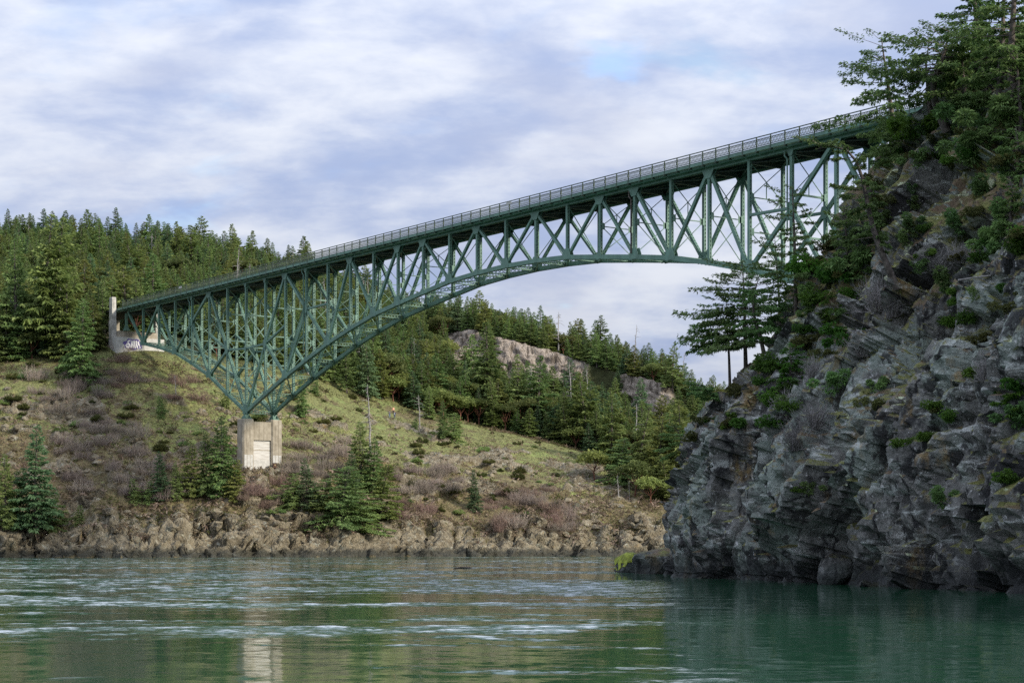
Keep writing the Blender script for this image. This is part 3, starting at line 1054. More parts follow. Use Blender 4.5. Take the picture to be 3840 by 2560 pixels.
def gusset(n, t, z, wdt, hgt, shape):
    b = MB()
    for s in (-1, 1):
        c = bp(n, t + s * 0.29, z)
        if shape == 'top':
            pl = [(-wdt * 0.75, 0.25), (wdt * 0.75, 0.25), (wdt * 0.75, -0.25), (wdt * 0.32, -hgt), (-wdt * 0.32, -hgt), (-wdt * 0.75, -0.25)]
        elif shape == 'bot':
            pl = [(-wdt * 0.65, -0.3), (wdt * 0.65, -0.3), (wdt * 0.65, 0.35), (wdt * 0.4, hgt), (-wdt * 0.4, hgt), (-wdt * 0.65, 0.35)]
        else:
            pl = [(-wdt * 0.5, 0), (-wdt * 0.3, -hgt * 0.5), (wdt * 0.3, -hgt * 0.5), (wdt * 0.5, 0), (wdt * 0.3, hgt * 0.5), (-wdt * 0.3, hgt * 0.5)]
        b.plate([c + BD * x + BU * y for x, y in pl], BW, 0.025)
    b.build('gusset_plate', M['steel'], bridge, ROOT)


for t in (0.0, TW):
    for n in (2, 5, 9, 12, 14, 15, 17, 19, 21, 22, 24, 27, 31):
        gusset(n, t, ZTOP, 1.5, 1.25, 'top')
    for n in (4, 7, 8, 10, 26):
        gusset(n, t, ZTOP, 0.75, 0.9, 'top')
    for n in range(1, LAST):
        big = n in (1, 3, 5, 7, 9, 11, 13, 14, 16, 18, 20, 22, 23, 25, 27, 29, 31)
        gusset(n, t, BOT[n], 1.5 if big else 0.8, 1.2 if big else 0.6, 'bot')
    for n, z in MID.items():
        if n <= LAST:
            gusset(n, t, z, 1.3, 1.5, 'mid')
    for n in (7, 29):
        gusset(n, t, 38.35, 0.9, 1.0, 'mid')

# sway frames between the two trusses
for n in range(1, LAST):
    zt, zb = ZTOP - 0.5, BOT[n] + 0.5
    H = zt - zb
    if H < 6.9:
        rod('sway_rod', bp(n, 0.2, zt), bp(n, TW - 0.2, zb), 0.09)
        rod('sway_rod', bp(n, 0.25, zb), bp(n, TW - 0.25, zt), 0.09)
        continue
    levels = [zb + H * 0.5] if H < 12 else ([zb + H * 0.33, zb + H * 0.67] if H < 19 else [zb + H * 0.24, zb + H * 0.50, zb + H * 0.76])
    zs = [zb] + levels + [zt]
    for z in levels:
        wd = 0.12 if H < 14 else 0.22
        rod('sway_strut', bp(n, 0.2, z), bp(n, TW - 0.2, z), wd)
        for t in (0.0, TW):
            b = MB()
            s = 1 if t == 0 else -1
            c = bp(n, t + s * 0.42, z)
            b.obox(c, BW * 0.32, BD * 0.03, BU * 0.42)
            b.obox(c - BW * 0.18 * s + BD * 0.22, BW * 0.20, BD * 0.02, BU * 0.46)
            b.build('sway_plate', M['steel'], bridge, ROOT)
    for z0, z1 in zip(zs[:-1], zs[1:]):
        a = 0.085 if n not in (7, 29) else 0.2
        rod('sway_rod', bp(n, 0.25, z0 + 0.1), bp(n, TW - 0.25, z1 - 0.1), a)
        rod('sway_rod', bp(n, 0.30, z1 - 0.1), bp(n, TW - 0.30, z0 + 0.1), a)
    rod('hanger_rod', bp(n, TW / 2, zs[-2]), bp(n, TW / 2, (zs[-2] + zt) / 2), 0.09)

# lateral system of the bottom chords
for n in range(1, LAST):
    up = BD * 1.0
    flat_lattice('cross_strut', bp(n, 0.28, BOT[n]), bp(n, TW - 0.28, BOT[n]), 0.5, BU, 0.55, 0.4)
    if n < LAST - 1:
        a, b_ = bp(n, 0.3, BOT[n]), bp(n + 1, TW - 0.3, BOT[n + 1])
        flat_lattice('lateral_brace', a, b_, 0.45, BU, 0.6, 0.16)
        a, b_ = bp(n + 1, 0.3, BOT[n + 1] - 0.08), bp(n, TW - 0.3, BOT[n] - 0.08)
        flat_lattice('lateral_brace', a, b_, 0.36, BU, 0.9, 0.16)

# floor system
TL, TR = -1.3, TW + 1.3
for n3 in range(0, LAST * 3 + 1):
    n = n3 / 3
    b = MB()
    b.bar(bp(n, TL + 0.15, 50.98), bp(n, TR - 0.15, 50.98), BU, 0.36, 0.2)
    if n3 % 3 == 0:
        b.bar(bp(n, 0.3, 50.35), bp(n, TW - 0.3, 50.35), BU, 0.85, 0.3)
    b.build('floor_beam', M['steel_shade'], bridge, ROOT)
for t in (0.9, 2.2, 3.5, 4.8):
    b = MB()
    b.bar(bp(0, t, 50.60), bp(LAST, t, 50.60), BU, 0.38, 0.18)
    b.build('stringer', M['steel_shade'], bridge, ROOT)
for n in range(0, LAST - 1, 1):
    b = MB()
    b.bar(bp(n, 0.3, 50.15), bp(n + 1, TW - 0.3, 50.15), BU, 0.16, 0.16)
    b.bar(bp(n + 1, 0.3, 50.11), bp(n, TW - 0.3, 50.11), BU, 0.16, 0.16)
    b.build('top_lateral', M['steel_shade'], bridge, ROOT)
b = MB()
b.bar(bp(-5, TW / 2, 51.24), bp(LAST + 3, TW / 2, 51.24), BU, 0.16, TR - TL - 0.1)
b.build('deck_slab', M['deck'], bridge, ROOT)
b = MB()
b.bar(bp(-5, TW / 2, 51.35), bp(LAST + 3, TW / 2, 51.35), BU, 0.05, 6.2)
b.build('roadway', M['asphalt'], bridge, ROOT)
for t in (TL, TR):
    b = MB()
    b.bar(bp(-0.35, t, 51.10), bp(LAST + 3, t, 51.10), BU, 0.40, 0.10)
    b.bar(bp(-0.35, t, 51.31), bp(LAST + 3, t, 51.31), BU, 0.05, 0.18)
    b.bar(bp(-0.35, t, 50.90), bp(LAST + 3, t, 50.90), BU, 0.04, 0.20)
    b.build('fascia_beam', M['steel'], bridge, ROOT)


def railing_post_mesh():
    b = MB()
    b.obox((0, 0, 0.62), BD * 0.07, BW * 0.06, BU * 0.66)
    b.obox((0, 0, -0.32), BD * 0.10, BW * 0.075, BU * 0.30)
    b.obox(BW * 0.05 - BU * 0.60, BD * 0.12, BW * 0.22, BU * 0.05)
    return b.mesh('railing_post', M['steel_rail'])


def railing_panel_mesh():
    L = PAN / 3
    b = MB()
    n = 9
    for i in range(n):
        x0, x1 = 0.1 + (L - 0.2) * i / n, 0.1 + (L - 0.2) * (i + 1) / n
        b.bar(BD * x0 + BU * 0.14, BD * x1 + BU * 0.92, BW, 0.02, 0.062)
        b.bar(BD * x0 + BU * 0.92 + BW * 0.021, BD * x1 + BU * 0.14 + BW * 0.021, BW, 0.02, 0.062)
    for z, a in ((0.12, 0.09), (0.94, 0.08), (1.25, 0.12)):
        b.bar(BD * 0.0 + BU * z, BD * L + BU * z, BU, a, 0.07)
    return b.mesh('railing_panel', M['steel_rail'])


pm, pn = railing_post_mesh(), railing_panel_mesh()
for t in (TL, TR):
    for i in range(0, LAST * 3):
        link('railing_post', pm, bridge, Vector(bp(i / 3 + 0.02, t, 51.35) - ROOT))
        link('railing_panel', pn, bridge, Vector(bp(i / 3 + 0.02, t, 51.35) - ROOT))

# water main slung under the near footway
b = MB()
b.tube([bp(-1.0, -0.75, 50.82), bp(LAST, -0.75, 50.82)], 0.235, 14)
pipe = b.build('water_main', M['steel'], bridge, ROOT, smooth=True)
b = MB()
for i in range(LAST * 3):
    c = bp(i / 3 + 0.02, -0.75, 50.82)
    b.obox(c, BD * 0.035, BW * 0.26, BU * 0.26)
    b.obox(c + BU * 0.30 - BW * 0.10, BD * 0.03, BW * 0.03, BU * 0.22)
    b.obox(c - BU * 0.28, BD * 0.05, BW * 0.07, BU * 0.06)
tag(b.build('pipe_hanger', M['steel'], bridge, ROOT), kind='stuff')
# drain pipes beside four posts
for n, z0, z1 in ((10.0, 36.0, 50.0), (22.0, 41.6, 49.6), (26.0, 40.0, 50.0), (4.0, 41.5, 50.0)):
    b = MB()
    b.tube([bp(n - 0.05, -0.42, z0), bp(n - 0.05, -0.42, z1 - 0.7), bp(n - 0.10, -0.5, z1 - 0.3), bp(n - 0.10, -0.5, z1 + 0.4)], 0.10, 8)
    b.build('drain_pipe', M['bark'] if n == 22.0 else M['steel'], bridge, ROOT)
# fan-ribbed bearings on the pier
for t in (0.0, TW):
    b = MB()
    b.obox(bp(7, t, 25.38), BD * 0.95, BW * 0.62, BU * 0.07)
    b.tube([bp(7, t - 0.45, 26.30), bp(7, t + 0.45, 26.30)], 0.30, 10)
    for i in range(9):
        x = (i - 4) / 4
        for s in (-1, 1):
            b.bar(bp(7, t + 0.38 * s, 26.2) + BD * x * 0.22, bp(7, t + 0.55 * s, 25.45) + BD * x * 0.9, BW, 0.07, 0.09)
    b.obox(bp(7, t, 25.85), BD * 0.28, BW * 0.34, BU * 0.42)
    b.build('bearing', M['steel'], bridge, ROOT)

# name plates on the railing
for px, t0, mt in ((719, 7 * 0.525, 'near abutment'), (1935, 18.35, 'mid-span')):
    n = t0
    b = MB()
    b.obox(bp(n, TL - 0.10, 52.32), BD * 0.62, BW * 0.02, BU * 0.19)
    o = b.build('railing_sign', M['paint'], None, bp(n, TL - 0.10, 52.32))
    o.location = Vector(bp(n, TL - 0.10, 52.32))
    tag(o, 'small white sign plate on the railing near the concrete abutment' if n < 7 else 'small grey sign plate on the railing near mid span', 'sign')

# ------------------------------------------------------------------ concrete pier under the bridge
pc = bp(7, TW / 2, 0)
pier = thing('bridge_pier', 'pale concrete bridge pier with two columns and a recessed whitewashed panel', 'pier', pc + BU * 15.0)
po = pc + BU * 15.0


def pcol(t0, t1, zb, zt, dd, name, m, cham=0.28):
    b = MB()
    c0, c1 = bp(7, t0, 0), bp(7, t1, 0)
    P = []
    wd = t1 - t0
    pl = [(-dd, cham), (-dd + cham, 0), (dd - cham, 0), (dd, cham), (dd, wd - cham), (dd - cham, wd), (-dd + cham, wd), (-dd, wd - cham)]
    V = [c0 + BD * x + BW * y + BU * z for z in (zb, zt - 0.15) for x, y in pl] + \
        [c0 + BD * x * 0.95 + BW * (wd / 2 + (y - wd / 2) * 0.95) + BU * zt for x, y in pl]
    F = [[k * 8 + i, k * 8 + (i + 1) % 8, (k + 1) * 8 + (i + 1) % 8, (k + 1) * 8 + i] for k in (0, 1) for i in range(8)]
    b.raw(V, F)
    n0 = b.n - 24
    b.T.append(np.array([[n0 + 16, n0 + 16 + i, n0 + 17 + i] for i in range(1, 7)]))
    # two shallow flutes on the broad sides
    for q in (0.36, 0.64):
        for s in (-1, 1):
            b.obox(c0 + BD * s * (dd + 0.012) + BW * wd * q + BU * (zb + (zt - zb) * 0.52), BD * 0.03, BW * 0.035, BU * (zt - zb) * 0.40)
    return b.build(name, m, pier, po)


pcol(-1.35, 0.95, 11.0, 25.30, 1.30, 'column', M['concrete'])
pcol(TW - 1.15, TW + 1.1, 11.0, 25.30, 1.30, 'column', M['concrete'])
b = MB()
b.bar(bp(7, 0.95, 23.15), bp(7, TW - 1.15, 23.15), BU, 3.4, 2.1)
b.build('cap_beam', M['concrete'], pier, po)
b = MB()
b.bar(bp(7, 0.95, 16.0), bp(7, TW - 1.15, 16.0), BU, 10.9, 1.5)
b.build('wall_panel', M['panel'], pier, po)
b = MB()
b.bar(bp(7, 0.95, 19.6), bp(7, TW - 1.15, 19.6), BU, 0.16, 1.56)
b.build('ledge', M['concrete'], pier, po)
for t0, t1, name in ((-1.35, 0.95, 'paint_band'), (TW - 1.15, TW + 1.1, 'paint_band')):
    b = MB()
    b.bar(bp(7, t0 + 0.28, 16.7) + BD * 1.31, bp(7, t1 - 0.28, 16.7) + BD * 1.31, BU, 4.0, 0.03)
    b.build(name, M['paint'], pier, po)
b = MB()
b.bar(bp(7, 0.95, 16.2) + BD * 0.765, bp(7, TW - 1.15, 16.2) + BD * 0.765, BU, 3.2, 0.03)
b.build('paint_band', M['paint'], pier, po)

# ------------------------------------------------------------------ concrete abutment at the far end
ab0 = bp(-0.25, TL - 0.9, 44.0)
abut = thing('bridge_abutment', 'pale concrete abutment with two towers at the far end of the bridge', 'abutment', ab0)
for t in (TL - 1.25, TR + 0.25):
    b = MB()
    c = bp(-0.42, t + 0.5, 0)
    V, F = [], []
    prof = [(40.0, 0.90, 0.52), (48.2, 0.86, 0.50), (49.0, 0.78, 0.46), (50.2, 0.78, 0.46), (53.5, 0.74, 0.44), (53.65, 0.66, 0.38)]
    for z, hd, hw in prof:
        V += [c + BD * x * hd + BW * y * hw + BU * z for x, y in ((-1, -1), (1, -1), (1, 1), (-1, 1))]
    for k in range(len(prof) - 1):
        F += [[k * 4 + i, k * 4 + (i + 1) % 4, k * 4 + 4 + (i + 1) % 4, k * 4 + 4 + i] for i in range(4)]
    F.append([20, 21, 22, 23])
    b.raw(V, F)
    b.obox(c + BD * 0.80 + BU * 47.5, BD * 0.03, BW * 0.04, BU * 5.2)
    b.build('tower', M['pale_concrete'], abut, ab0)
b = MB()
b.bar(bp(-0.30, TL - 0.2, 44.5), bp(-0.30, TR + 0.2, 44.5), BU, 4.2, 1.6)
b.build('bearing_wall', M['concrete'], abut, ab0)
b = MB()
b.bar(bp(-0.16, TL - 1.25, 42.2), bp(-0.16, TR + 1.25, 42.2), BU, 6.0, 1.9)
wall = b.build('painted_wall', M['paint'], abut, ab0)
b = MB()
b.bar(bp(-2.6, -0.3, 47.0), bp(-2.6, TW + 0.8, 47.0), BU, 8.0, 0.8)
b.build('back_wall', M['concrete'], abut, ab0)
for t in (0.0, TW):
    b = MB()
    b.bar(bp(-0.12, t, 46.6), bp(-0.12, t, 50.2), BW, 0.5, 0.4)
    b.obox(bp(-0.12, t, 46.8), BD * 0.5, BW * 0.5, BU * 0.2)
    b.obox(bp(-0.12, t, 47.2), BD * 0.35, BW * 0.35, BU * 0.3)
    b.build('bearing_post', M['steel'], abut, ab0)

# spray-painted bubble letters on the wall
gx = bp(-0.16, 0, -0.75) + BD * 0.965


def gp(t, z, k=0):
    return gx + BW * t + BU * z + BD * 0.012 * k


graf = thing('graffiti', 'white bubble-letter graffiti outlined in purple on the abutment wall', 'graffiti', gp(1.0, 44.4))
go = gp(1.0, 44.4)


def blob(name, outline, m, k):
    b = MB()
    n = len(outline)
    c = np.mean([gp(t, z, k) for t, z in outline], axis=0)
    V = [gp(t, z, k) for t, z in outline] + [c]
    b.raw(V, np.array([[i, (i + 1) % n, n] for i in range(n)]))
    b.build(name, m, graf, go)


gt, gz = 1.25, 44.55
rr = np.random.default_rng(4)
ol = []
for i in range(40):
    a = i / 40 * 2 * math.pi
    r = 1 + 0.13 * math.sin(7 * a) + 0.10 * rr.random()
    ol.append((gt + 2.05 * r * math.cos(a), gz + 1.05 * r * math.sin(a)))
blob('spray_cloud', ol, M['purple'], 1)


def letter(pts, wd):
    for k, (m, ww) in enumerate(((M['black'], wd + 0.07), (M['white'], wd))):
        pts2 = np.array(pts, float)
        tn = np.gradient(pts2, axis=0)
        tn /= np.linalg.norm(tn, axis=1)[:, None]
        nn = np.stack([-tn[:, 1], tn[:, 0]], 1)
        ends = []
        for e, s in ((0, -1), (-1, 1)):
            ends.append(pts2[e] + tn[e] * s * ww * 0.45)
        L = np.vstack([[ends[0]], pts2 + nn * ww / 2, [ends[1]], (pts2 - nn * ww / 2)[::-1]])
        b = MB()
        V = [gp(t, z, 2 + k) for t, z in np.vstack([[ends[0]], pts2, [ends[1]]])]
        Va = [gp(t, z, 2 + k) for t, z in pts2 + nn * ww / 2]
        Vb = [gp(t, z, 2 + k) for t, z in pts2 - nn * ww / 2]
        n = len(pts2)
        b.raw(Va + Vb, [[i, i + 1, n + i + 1, n + i] for i in range(n - 1)])
        b.raw([Va[0], Vb[0], V[0]], np.array([[0, 1, 2]]))
        b.raw([Va[-1], Vb[-1], V[-1]], np.array([[0, 1, 2]]))
        b.build('letter', m, graf, go)


def cv(pts, n=9):
    p = np.array(pts, float)
    tt = np.linspace(0, len(p) - 1, n)
    return np.stack([np.interp(tt, range(len(p)), p[:, 0]), np.interp(tt, range(len(p)), p[:, 1])], 1)


letter(cv([(0.55, 45.25), (0.15, 45.25), (0.0, 45.0), (0.2, 44.8)]), 0.26)
letter(cv([(-0.1, 44.6), (-0.35, 44.25), (-0.2, 43.95), (0.2, 43.9), (0.42, 44.2), (0.3, 44.55), (0.0, 44.6)], 13), 0.34)
letter(cv([(0.75, 43.85), (0.85, 44.6), (0.95, 45.25)]), 0.30)
letter(cv([(1.05, 45.2), (1.10, 44.6), (1.25, 43.85)]), 0.30)
letter(cv([(1.42, 45.25), (1.50, 44.5), (1.70, 43.85)]), 0.34)
letter(cv([(1.90, 45.25), (1.98, 44.5), (2.20, 43.90)]), 0.34)
letter(cv([(2.35, 45.15), (2.42, 44.7), (2.62, 44.35)]), 0.28)
letter(cv([(2.66, 44.0), (2.85, 43.95)], 3), 0.30)

# ------------------------------------------------------------------ plants
def tube_np(pts, rad, sides=6):
    b = MB()
    b.tube(pts, rad, sides, cap=False)
    return np.vstack(b.V), np.vstack(b.Q)


def sprays(P, D, l, wd, rg, blades=3, droop=0.25, fan=0.6):
    """Fans of pointed blades at points P heading D: returns V, F(quads), tint."""
    n = len(P)
    D = D / (np.linalg.norm(D, axis=1)[:, None] + 1e-9)
    rnd = rg.normal(size=(n, 3)) * 0.45 + np.array([0, 0, 1.0])
    S = np.cross(D, rnd)
    S /= np.linalg.norm(S, axis=1)[:, None] + 1e-9
    U = np.cross(S, D)
    V, T = [], []
    tint = rg.random(n)
    for k in range(blades):
        a = (k - (blades - 1) / 2) * fan + rg.normal(size=n) * 0.18
        d = np.cos(a)[:, None] * D + np.sin(a)[:, None] * S
        s = -np.sin(a)[:, None] * D + np.cos(a)[:, None] * S
        ll = (l * (0.65 + 0.6 * rg.random(n)))[:, None]
        w = wd * ll
        dn = np.array([0, 0, -1.0]) * droop
        tilt = (rg.normal(size=n) * 0.5)[:, None]
        sp = s * 1.0 + U * tilt
        V.append(np.stack([P, P + d * ll * 0.45 + sp * w + U * ll * 0.06, P + d * ll + dn * ll, P + d * ll * 0.45 - sp * w + U * ll * 0.02], 1).reshape(-1, 3))
        T.append(np.repeat(np.clip(tint + rg.normal(size=n) * 0.12, 0, 1), 4))
    V = np.vstack(V)
    F = np.arange(len(V)).reshape(-1, 4)
    return V, F, np.concatenate(T)


def conifer(rg, trunk, r0, start, nb, Lfun, spray, spacing, droop=0.35, up=(0.5, -0.25), wind=(0, 0.0), blades=3, wd=0.16,
            inner=0.25, twig=0.35, flat=0.5, side=2, limbs=True):
    """Trunk polyline with whorled limbs and needle sprays. Returns (trunk mesh data, crown mesh data)."""
    trunk = np.asarray(trunk, float)
    seg = np.linalg.norm(np.diff(trunk, axis=0), axis=1)
    cum = np.concatenate([[0], np.cumsum(seg)]) / seg.sum()
    m = 12
    ts = np.linspace(0, 1, m)
    tp = np.stack([np.interp(ts, cum, trunk[:, d]) for d in range(3)], 1)
    tp[1:-1] = (tp[:-2] + 2 * tp[1:-1] + tp[2:]) / 4
    Hh = seg.sum()
    tv, tf = tube_np(tp, r0 * (1 - ts) ** 0.8 + 0.015 * r0 + 0.01, 7)
    TV, TF, off = [tv], [tf], len(tv)
    SP, SD, SL = [], [], []
    for i in range(nb):
        f = (i + rg.random()) / nb
        t = start + (1 - start) * f
        base = np.array([np.interp(t, ts, tp[:, d]) for d in range(3)])
        az = i * 2.399963 + rg.normal() * 0.5
        L = Lfun(f) * (0.55 + 0.65 * rg.random())
        L *= 1 + wind[1] * math.cos(az - wind[0])
        if L < 0.15:
            L = 0.15
        sl = up[1] + (up[0] - up[1]) * f ** 1.5 + rg.normal() * 0.12
        d = np.array([math.cos(az) * math.cos(sl), math.sin(az) * math.cos(sl), math.sin(sl)])
        if wind[1]:
            d = d + 0.35 * wind[1] * np.array([math.cos(wind[0]), math.sin(wind[0]), 0])
        ss = np.linspace(0, 1, 5)
        bp_ = base + d * (ss * L)[:, None]
        bp_[:, 2] += -droop * L * ss ** 2 * 0.6 + droop * L * 0.35 * ss ** 4 + rg.normal() * 0.04 * L * ss
        bp_[1:, :2] += rg.normal(size=(4, 2)) * 0.03 * L
        if limbs:
            bv, bf = tube_np(bp_, np.linspace(max(0.02, r0 * 0.22 * (1 - 0.6 * f)), 0.008, 5), 3)
            TV.append(bv)
            TF.append(bf + off)
            off += len(bv)
        n = max(2, int(L / spacing))
        sb = inner + (1 - inner) * (np.arange(n) + rg.random(n)) / n
        pb = np.stack([np.interp(sb, ss, bp_[:, k]) for k in range(3)], 1)
        tdir = np.stack([np.interp(sb, ss, np.gradient(bp_[:, k])) for k in range(3)], 1)
        tdir /= np.linalg.norm(tdir, axis=1)[:, None] + 1e-9
        lat = np.cross(tdir, [0, 0, 1.0])
        for sgn in range(side):
            q = (1 if sgn % 2 else -1)
            reach = (twig * L * (1.15 - sb) * rg.random(n))[:, None]
            p = pb + lat * q * reach + rg.normal(size=(n, 3)) * np.array([0.06, 0.06, 0.06 * flat]) * L * 0.5
            SP.append(p)
            SD.append(tdir * 0.8 + lat * q * (0.5 + 0.4 * rg.random(n))[:, None] + np.array([0, 0, -0.15]) + rg.normal(size=(n, 3)) * 0.15)
        SP.append(bp_[-1:] + 0)
        SD.append(tdir[-1:])
        SL.append(np.full(side * n + 1, spray * (1.0 - 0.5 * f ** 2)))
    SP.append(tp[-1:] - np.array([[0, 0, 0.2 * spray]]))
    SD.append(np.array([[0, 0, 1.0]]))
    SL.append(np.array([spray * 0.8]))
    P, D = np.vstack(SP), np.vstack(SD)
    V, F, T = sprays(P, D, np.concatenate(SL), wd, rg, blades)
    return (np.vstack(TV), np.vstack(TF)), (V, F, T)


class Proto:
    def __init__(self, name, tr, cr, tm, cm, tn='trunk', cn='crown', group=None, label=None):
        self.tn, self.cn = tn, cn
        self.tm = mesh_np(name + '_trunk', tr[0], tr[1], [tm], smooth=True) if tr is not None else None
        self.cm = mesh_np(name + '_crown', cr[0], cr[1], [cm], attrs={'tint': cr[2]}) if cr is not None else None


def plant(name, pr, label, cat, loc, rotz=0.0, s=1.0, group=None, sz=None):
    e = thing(name, label, cat, loc, rotz, group)
    e.scale = (s, s, sz or s)
    if pr.tm is not None:
        link(pr.tn, pr.tm, e)
    if pr.cm is not None:
        link(pr.cn, pr.cm, e)
    return e


def cone(R, p=0.8, top=0.05):
    return lambda f: R * (top + (1 - top) * (1 - f) ** p) * (0.75 + 0.25 * min(1, f * 6))


def fir_proto(seed, H, R, start, nb, spray, spacing, mt, p=0.8, droop=0.3, up=(0.6, -0.15), bend=0.25, **kw):
    rg = np.random.default_rng(seed)
    tr = [(0, 0, -0.8), (rg.normal() * bend * 0.3, rg.normal() * bend * 0.3, H * 0.4), (rg.normal() * bend, rg.normal() * bend, H)]
    a, c = conifer(rg, tr, H * 0.017, start, nb, cone(R, p), spray, spacing, droop, up, **kw)
    return Proto('fir_%d' % seed, a, c, M['bark'], M[mt])


FIRS = [fir_proto(11, 17, 3.9, 0.08, 120, 0.78, 0.30, 'fir', 0.85, wd=0.20),
        fir_proto(12, 19, 3.6, 0.10, 120, 0.76, 0.30, 'fir', 0.8, 0.4, wd=0.20),
        fir_proto(13, 16, 4.2, 0.10, 104, 0.80, 0.31, 'fir_olive', 0.75, 0.25, wd=0.20),
        fir_proto(14, 20, 3.9, 0.18, 104, 0.80, 0.31, 'fir', 0.65, 0.35, (0.7, -0.1), 0.6, wd=0.20),
        fir_proto(15, 15, 3.3, 0.06, 116, 0.70, 0.28, 'fir_blue', 0.9, 0.35, wd=0.20),
        fir_proto(16, 18, 4.1, 0.14, 100, 0.80, 0.31, 'fir_blue', 0.7, 0.3, (0.6, -0.2), 0.5, wd=0.20),
        fir_proto(17, 17, 4.3, 0.20, 84, 0.82, 0.31, 'fir_olive', 0.6, 0.25, (0.7, 0.0), 0.8, wd=0.20)]
# slope spruces stand closer: finer sprays
SPR = [fir_proto(21, 14, 3.6, 0.05, 130, 0.60, 0.22, 'fir_blue', 0.8, 0.3, wd=0.18),
       fir_proto(22, 15, 4.0, 0.07, 130, 0.60, 0.22, 'fir', 0.7, 0.4, (0.6, -0.3), wd=0.18),
       fir_proto(23, 13, 4.4, 0.08, 112, 0.60, 0.22, 'fir_olive', 0.6, 0.3, (0.5, -0.2), 0.7, wd=0.18),
       fir_proto(24, 11, 4.8, 0.03, 110, 0.60, 0.22, 'fir', 0.5, 0.4, (0.4, -0.25), 1.0, wind=(0.3, 0.35), wd=0.18)]


def broadleaf(seed, H, R, mt, bark, lobes=9, leaf=0.42, per=190):
    rg = np.random.default_rng(seed)
    TV, TF, off = [], [], 0
    P, D = [], []
    fork = np.array([rg.normal() * 0.3, rg.normal() * 0.3, H * 0.30])
    v, f = tube_np(np.array([(0, 0, -0.6), fork * 0.5, fork]), [H * 0.030, H * 0.026, H * 0.022], 7)
    TV.append(v)
    TF.append(f)
    off += len(v)
    for k in range(lobes):
        a = k * 2.4 + rg.normal() * 0.3
        rr_ = R * math.sqrt((k + 0.6) / lobes) * 0.78
        c = np.array([math.cos(a) * rr_, math.sin(a) * rr_, H * (0.86 - 0.38 * (rr_ / R) ** 2 + rg.normal() * 0.05)])
        mid_ = (fork + c) / 2 + rg.normal(size=3) * 0.3
        v, f = tube_np(np.array([fork, mid_, c]), [H * 0.015, H * 0.010, H * 0.004], 5)
        TV.append(v)
        TF.append(f + off)
        off += len(v)
        d = rg.normal(size=(per, 3))
        d /= np.linalg.norm(d, axis=1)[:, None]
        d[:, 2] = np.where(d[:, 2] < -0.3, -d[:, 2] * 0.4, d[:, 2])
        rad = R * 0.40 * (0.75 + 0.35 * rg.random(per)) * (0.9 + 0.3 * rg.random())
        P.append(c + d * rad[:, None] * np.array([1.1, 1.1, 0.72]))
        D.append(d + rg.normal(size=(per, 3)) * 0.8)
    P, D = np.vstack(P), np.vstack(D)
    V, F, T = sprays(P, D, np.full(len(P), leaf), 0.32, rg, 2, 0.1, 1.3)
    return Proto('broadleaf_%d' % seed, (np.vstack(TV), np.vstack(TF)), (V, F, T), M[bark], M[mt])


MAD = [broadleaf(31, 9, 4.2, 'madrone', 'bark_red'), broadleaf(32, 7, 3.6, 'madrone', 'bark_red', 8),
       broadleaf(33, 6, 3.6, 'fir_olive', 'bark_red', 7)]


def twig_bush(seed, H, R, n, mt):
    """Bare shrub: hundreds of thin forked twigs fanning from the ground."""
    rg = np.random.default_rng(seed)
    V, T = [], []
    az = rg.random(n) * 2 * math.pi
    sp = np.abs(rg.normal(size=n)) * 0.55
    d = np.stack([np.cos(az) * np.sin(sp), np.sin(az) * np.sin(sp), np.cos(sp)], 1)
    base = np.stack([np.cos(az) * R * 0.7 * rg.random(n), np.sin(az) * R * 0.7 * rg.random(n), np.zeros(n) - 0.1], 1)
    L = H * (0.35 + 0.55 * rg.random(n)) * (1 + 0.45 * np.sin(az * 3 + seed) * np.cos(az + seed))
    tip = base + d * L[:, None]
    tint = rg.random(n)
    w0 = 0.015 * H ** 0.5
    for k in range(5):
        if k == 0:
            a, b_ = base, tip
            ww = w0
        else:
            f = 0.25 + 0.65 * rg.random(n)
            a = base + d * (L * f)[:, None]
            q = d + rg.normal(size=(n, 3)) * 0.55
            q[:, 2] = np.abs(q[:, 2])
            b_ = a + q * (L * (1.05 - f) * 0.55)[:, None]
            ww = w0 * 0.7
        s = np.cross(b_ - a, rg.normal(size=(n, 3)))
        s /= np.linalg.norm(s, axis=1)[:, None] + 1e-9
        m_ = (a + b_) / 2 + rg.normal(size=(n, 3)) * 0.04 * H
        V.append(np.stack([a + s * ww, a - s * ww, m_ - s * ww * 0.8, m_ + s * ww * 0.8], 1).reshape(-1, 3))
        V.append(np.stack([m_ + s * ww * 0.8, m_ - s * ww * 0.8, b_ - s * ww * 0.25, b_ + s * ww * 0.25], 1).reshape(-1, 3))
        T += [np.repeat(tint, 4)] * 2
    V = np.vstack(V)
    return Proto('bush_%d' % seed, None, (V, np.arange(len(V)).reshape(-1, 4), np.concatenate(T)), None, M[mt], cn='twigs')


BARE = [twig_bush(41, 2.4, 3.2, 260, 'twig'), twig_bush(42, 2.0, 3.4, 260, 'twig'), twig_bush(43, 2.2, 3.0, 240, 'twig_brown'), twig_bush(44, 1.6, 3.2, 240, 'twig_brown')]
GREYB = twig_bush(45, 3.0, 0.9, 150, 'twig_grey')


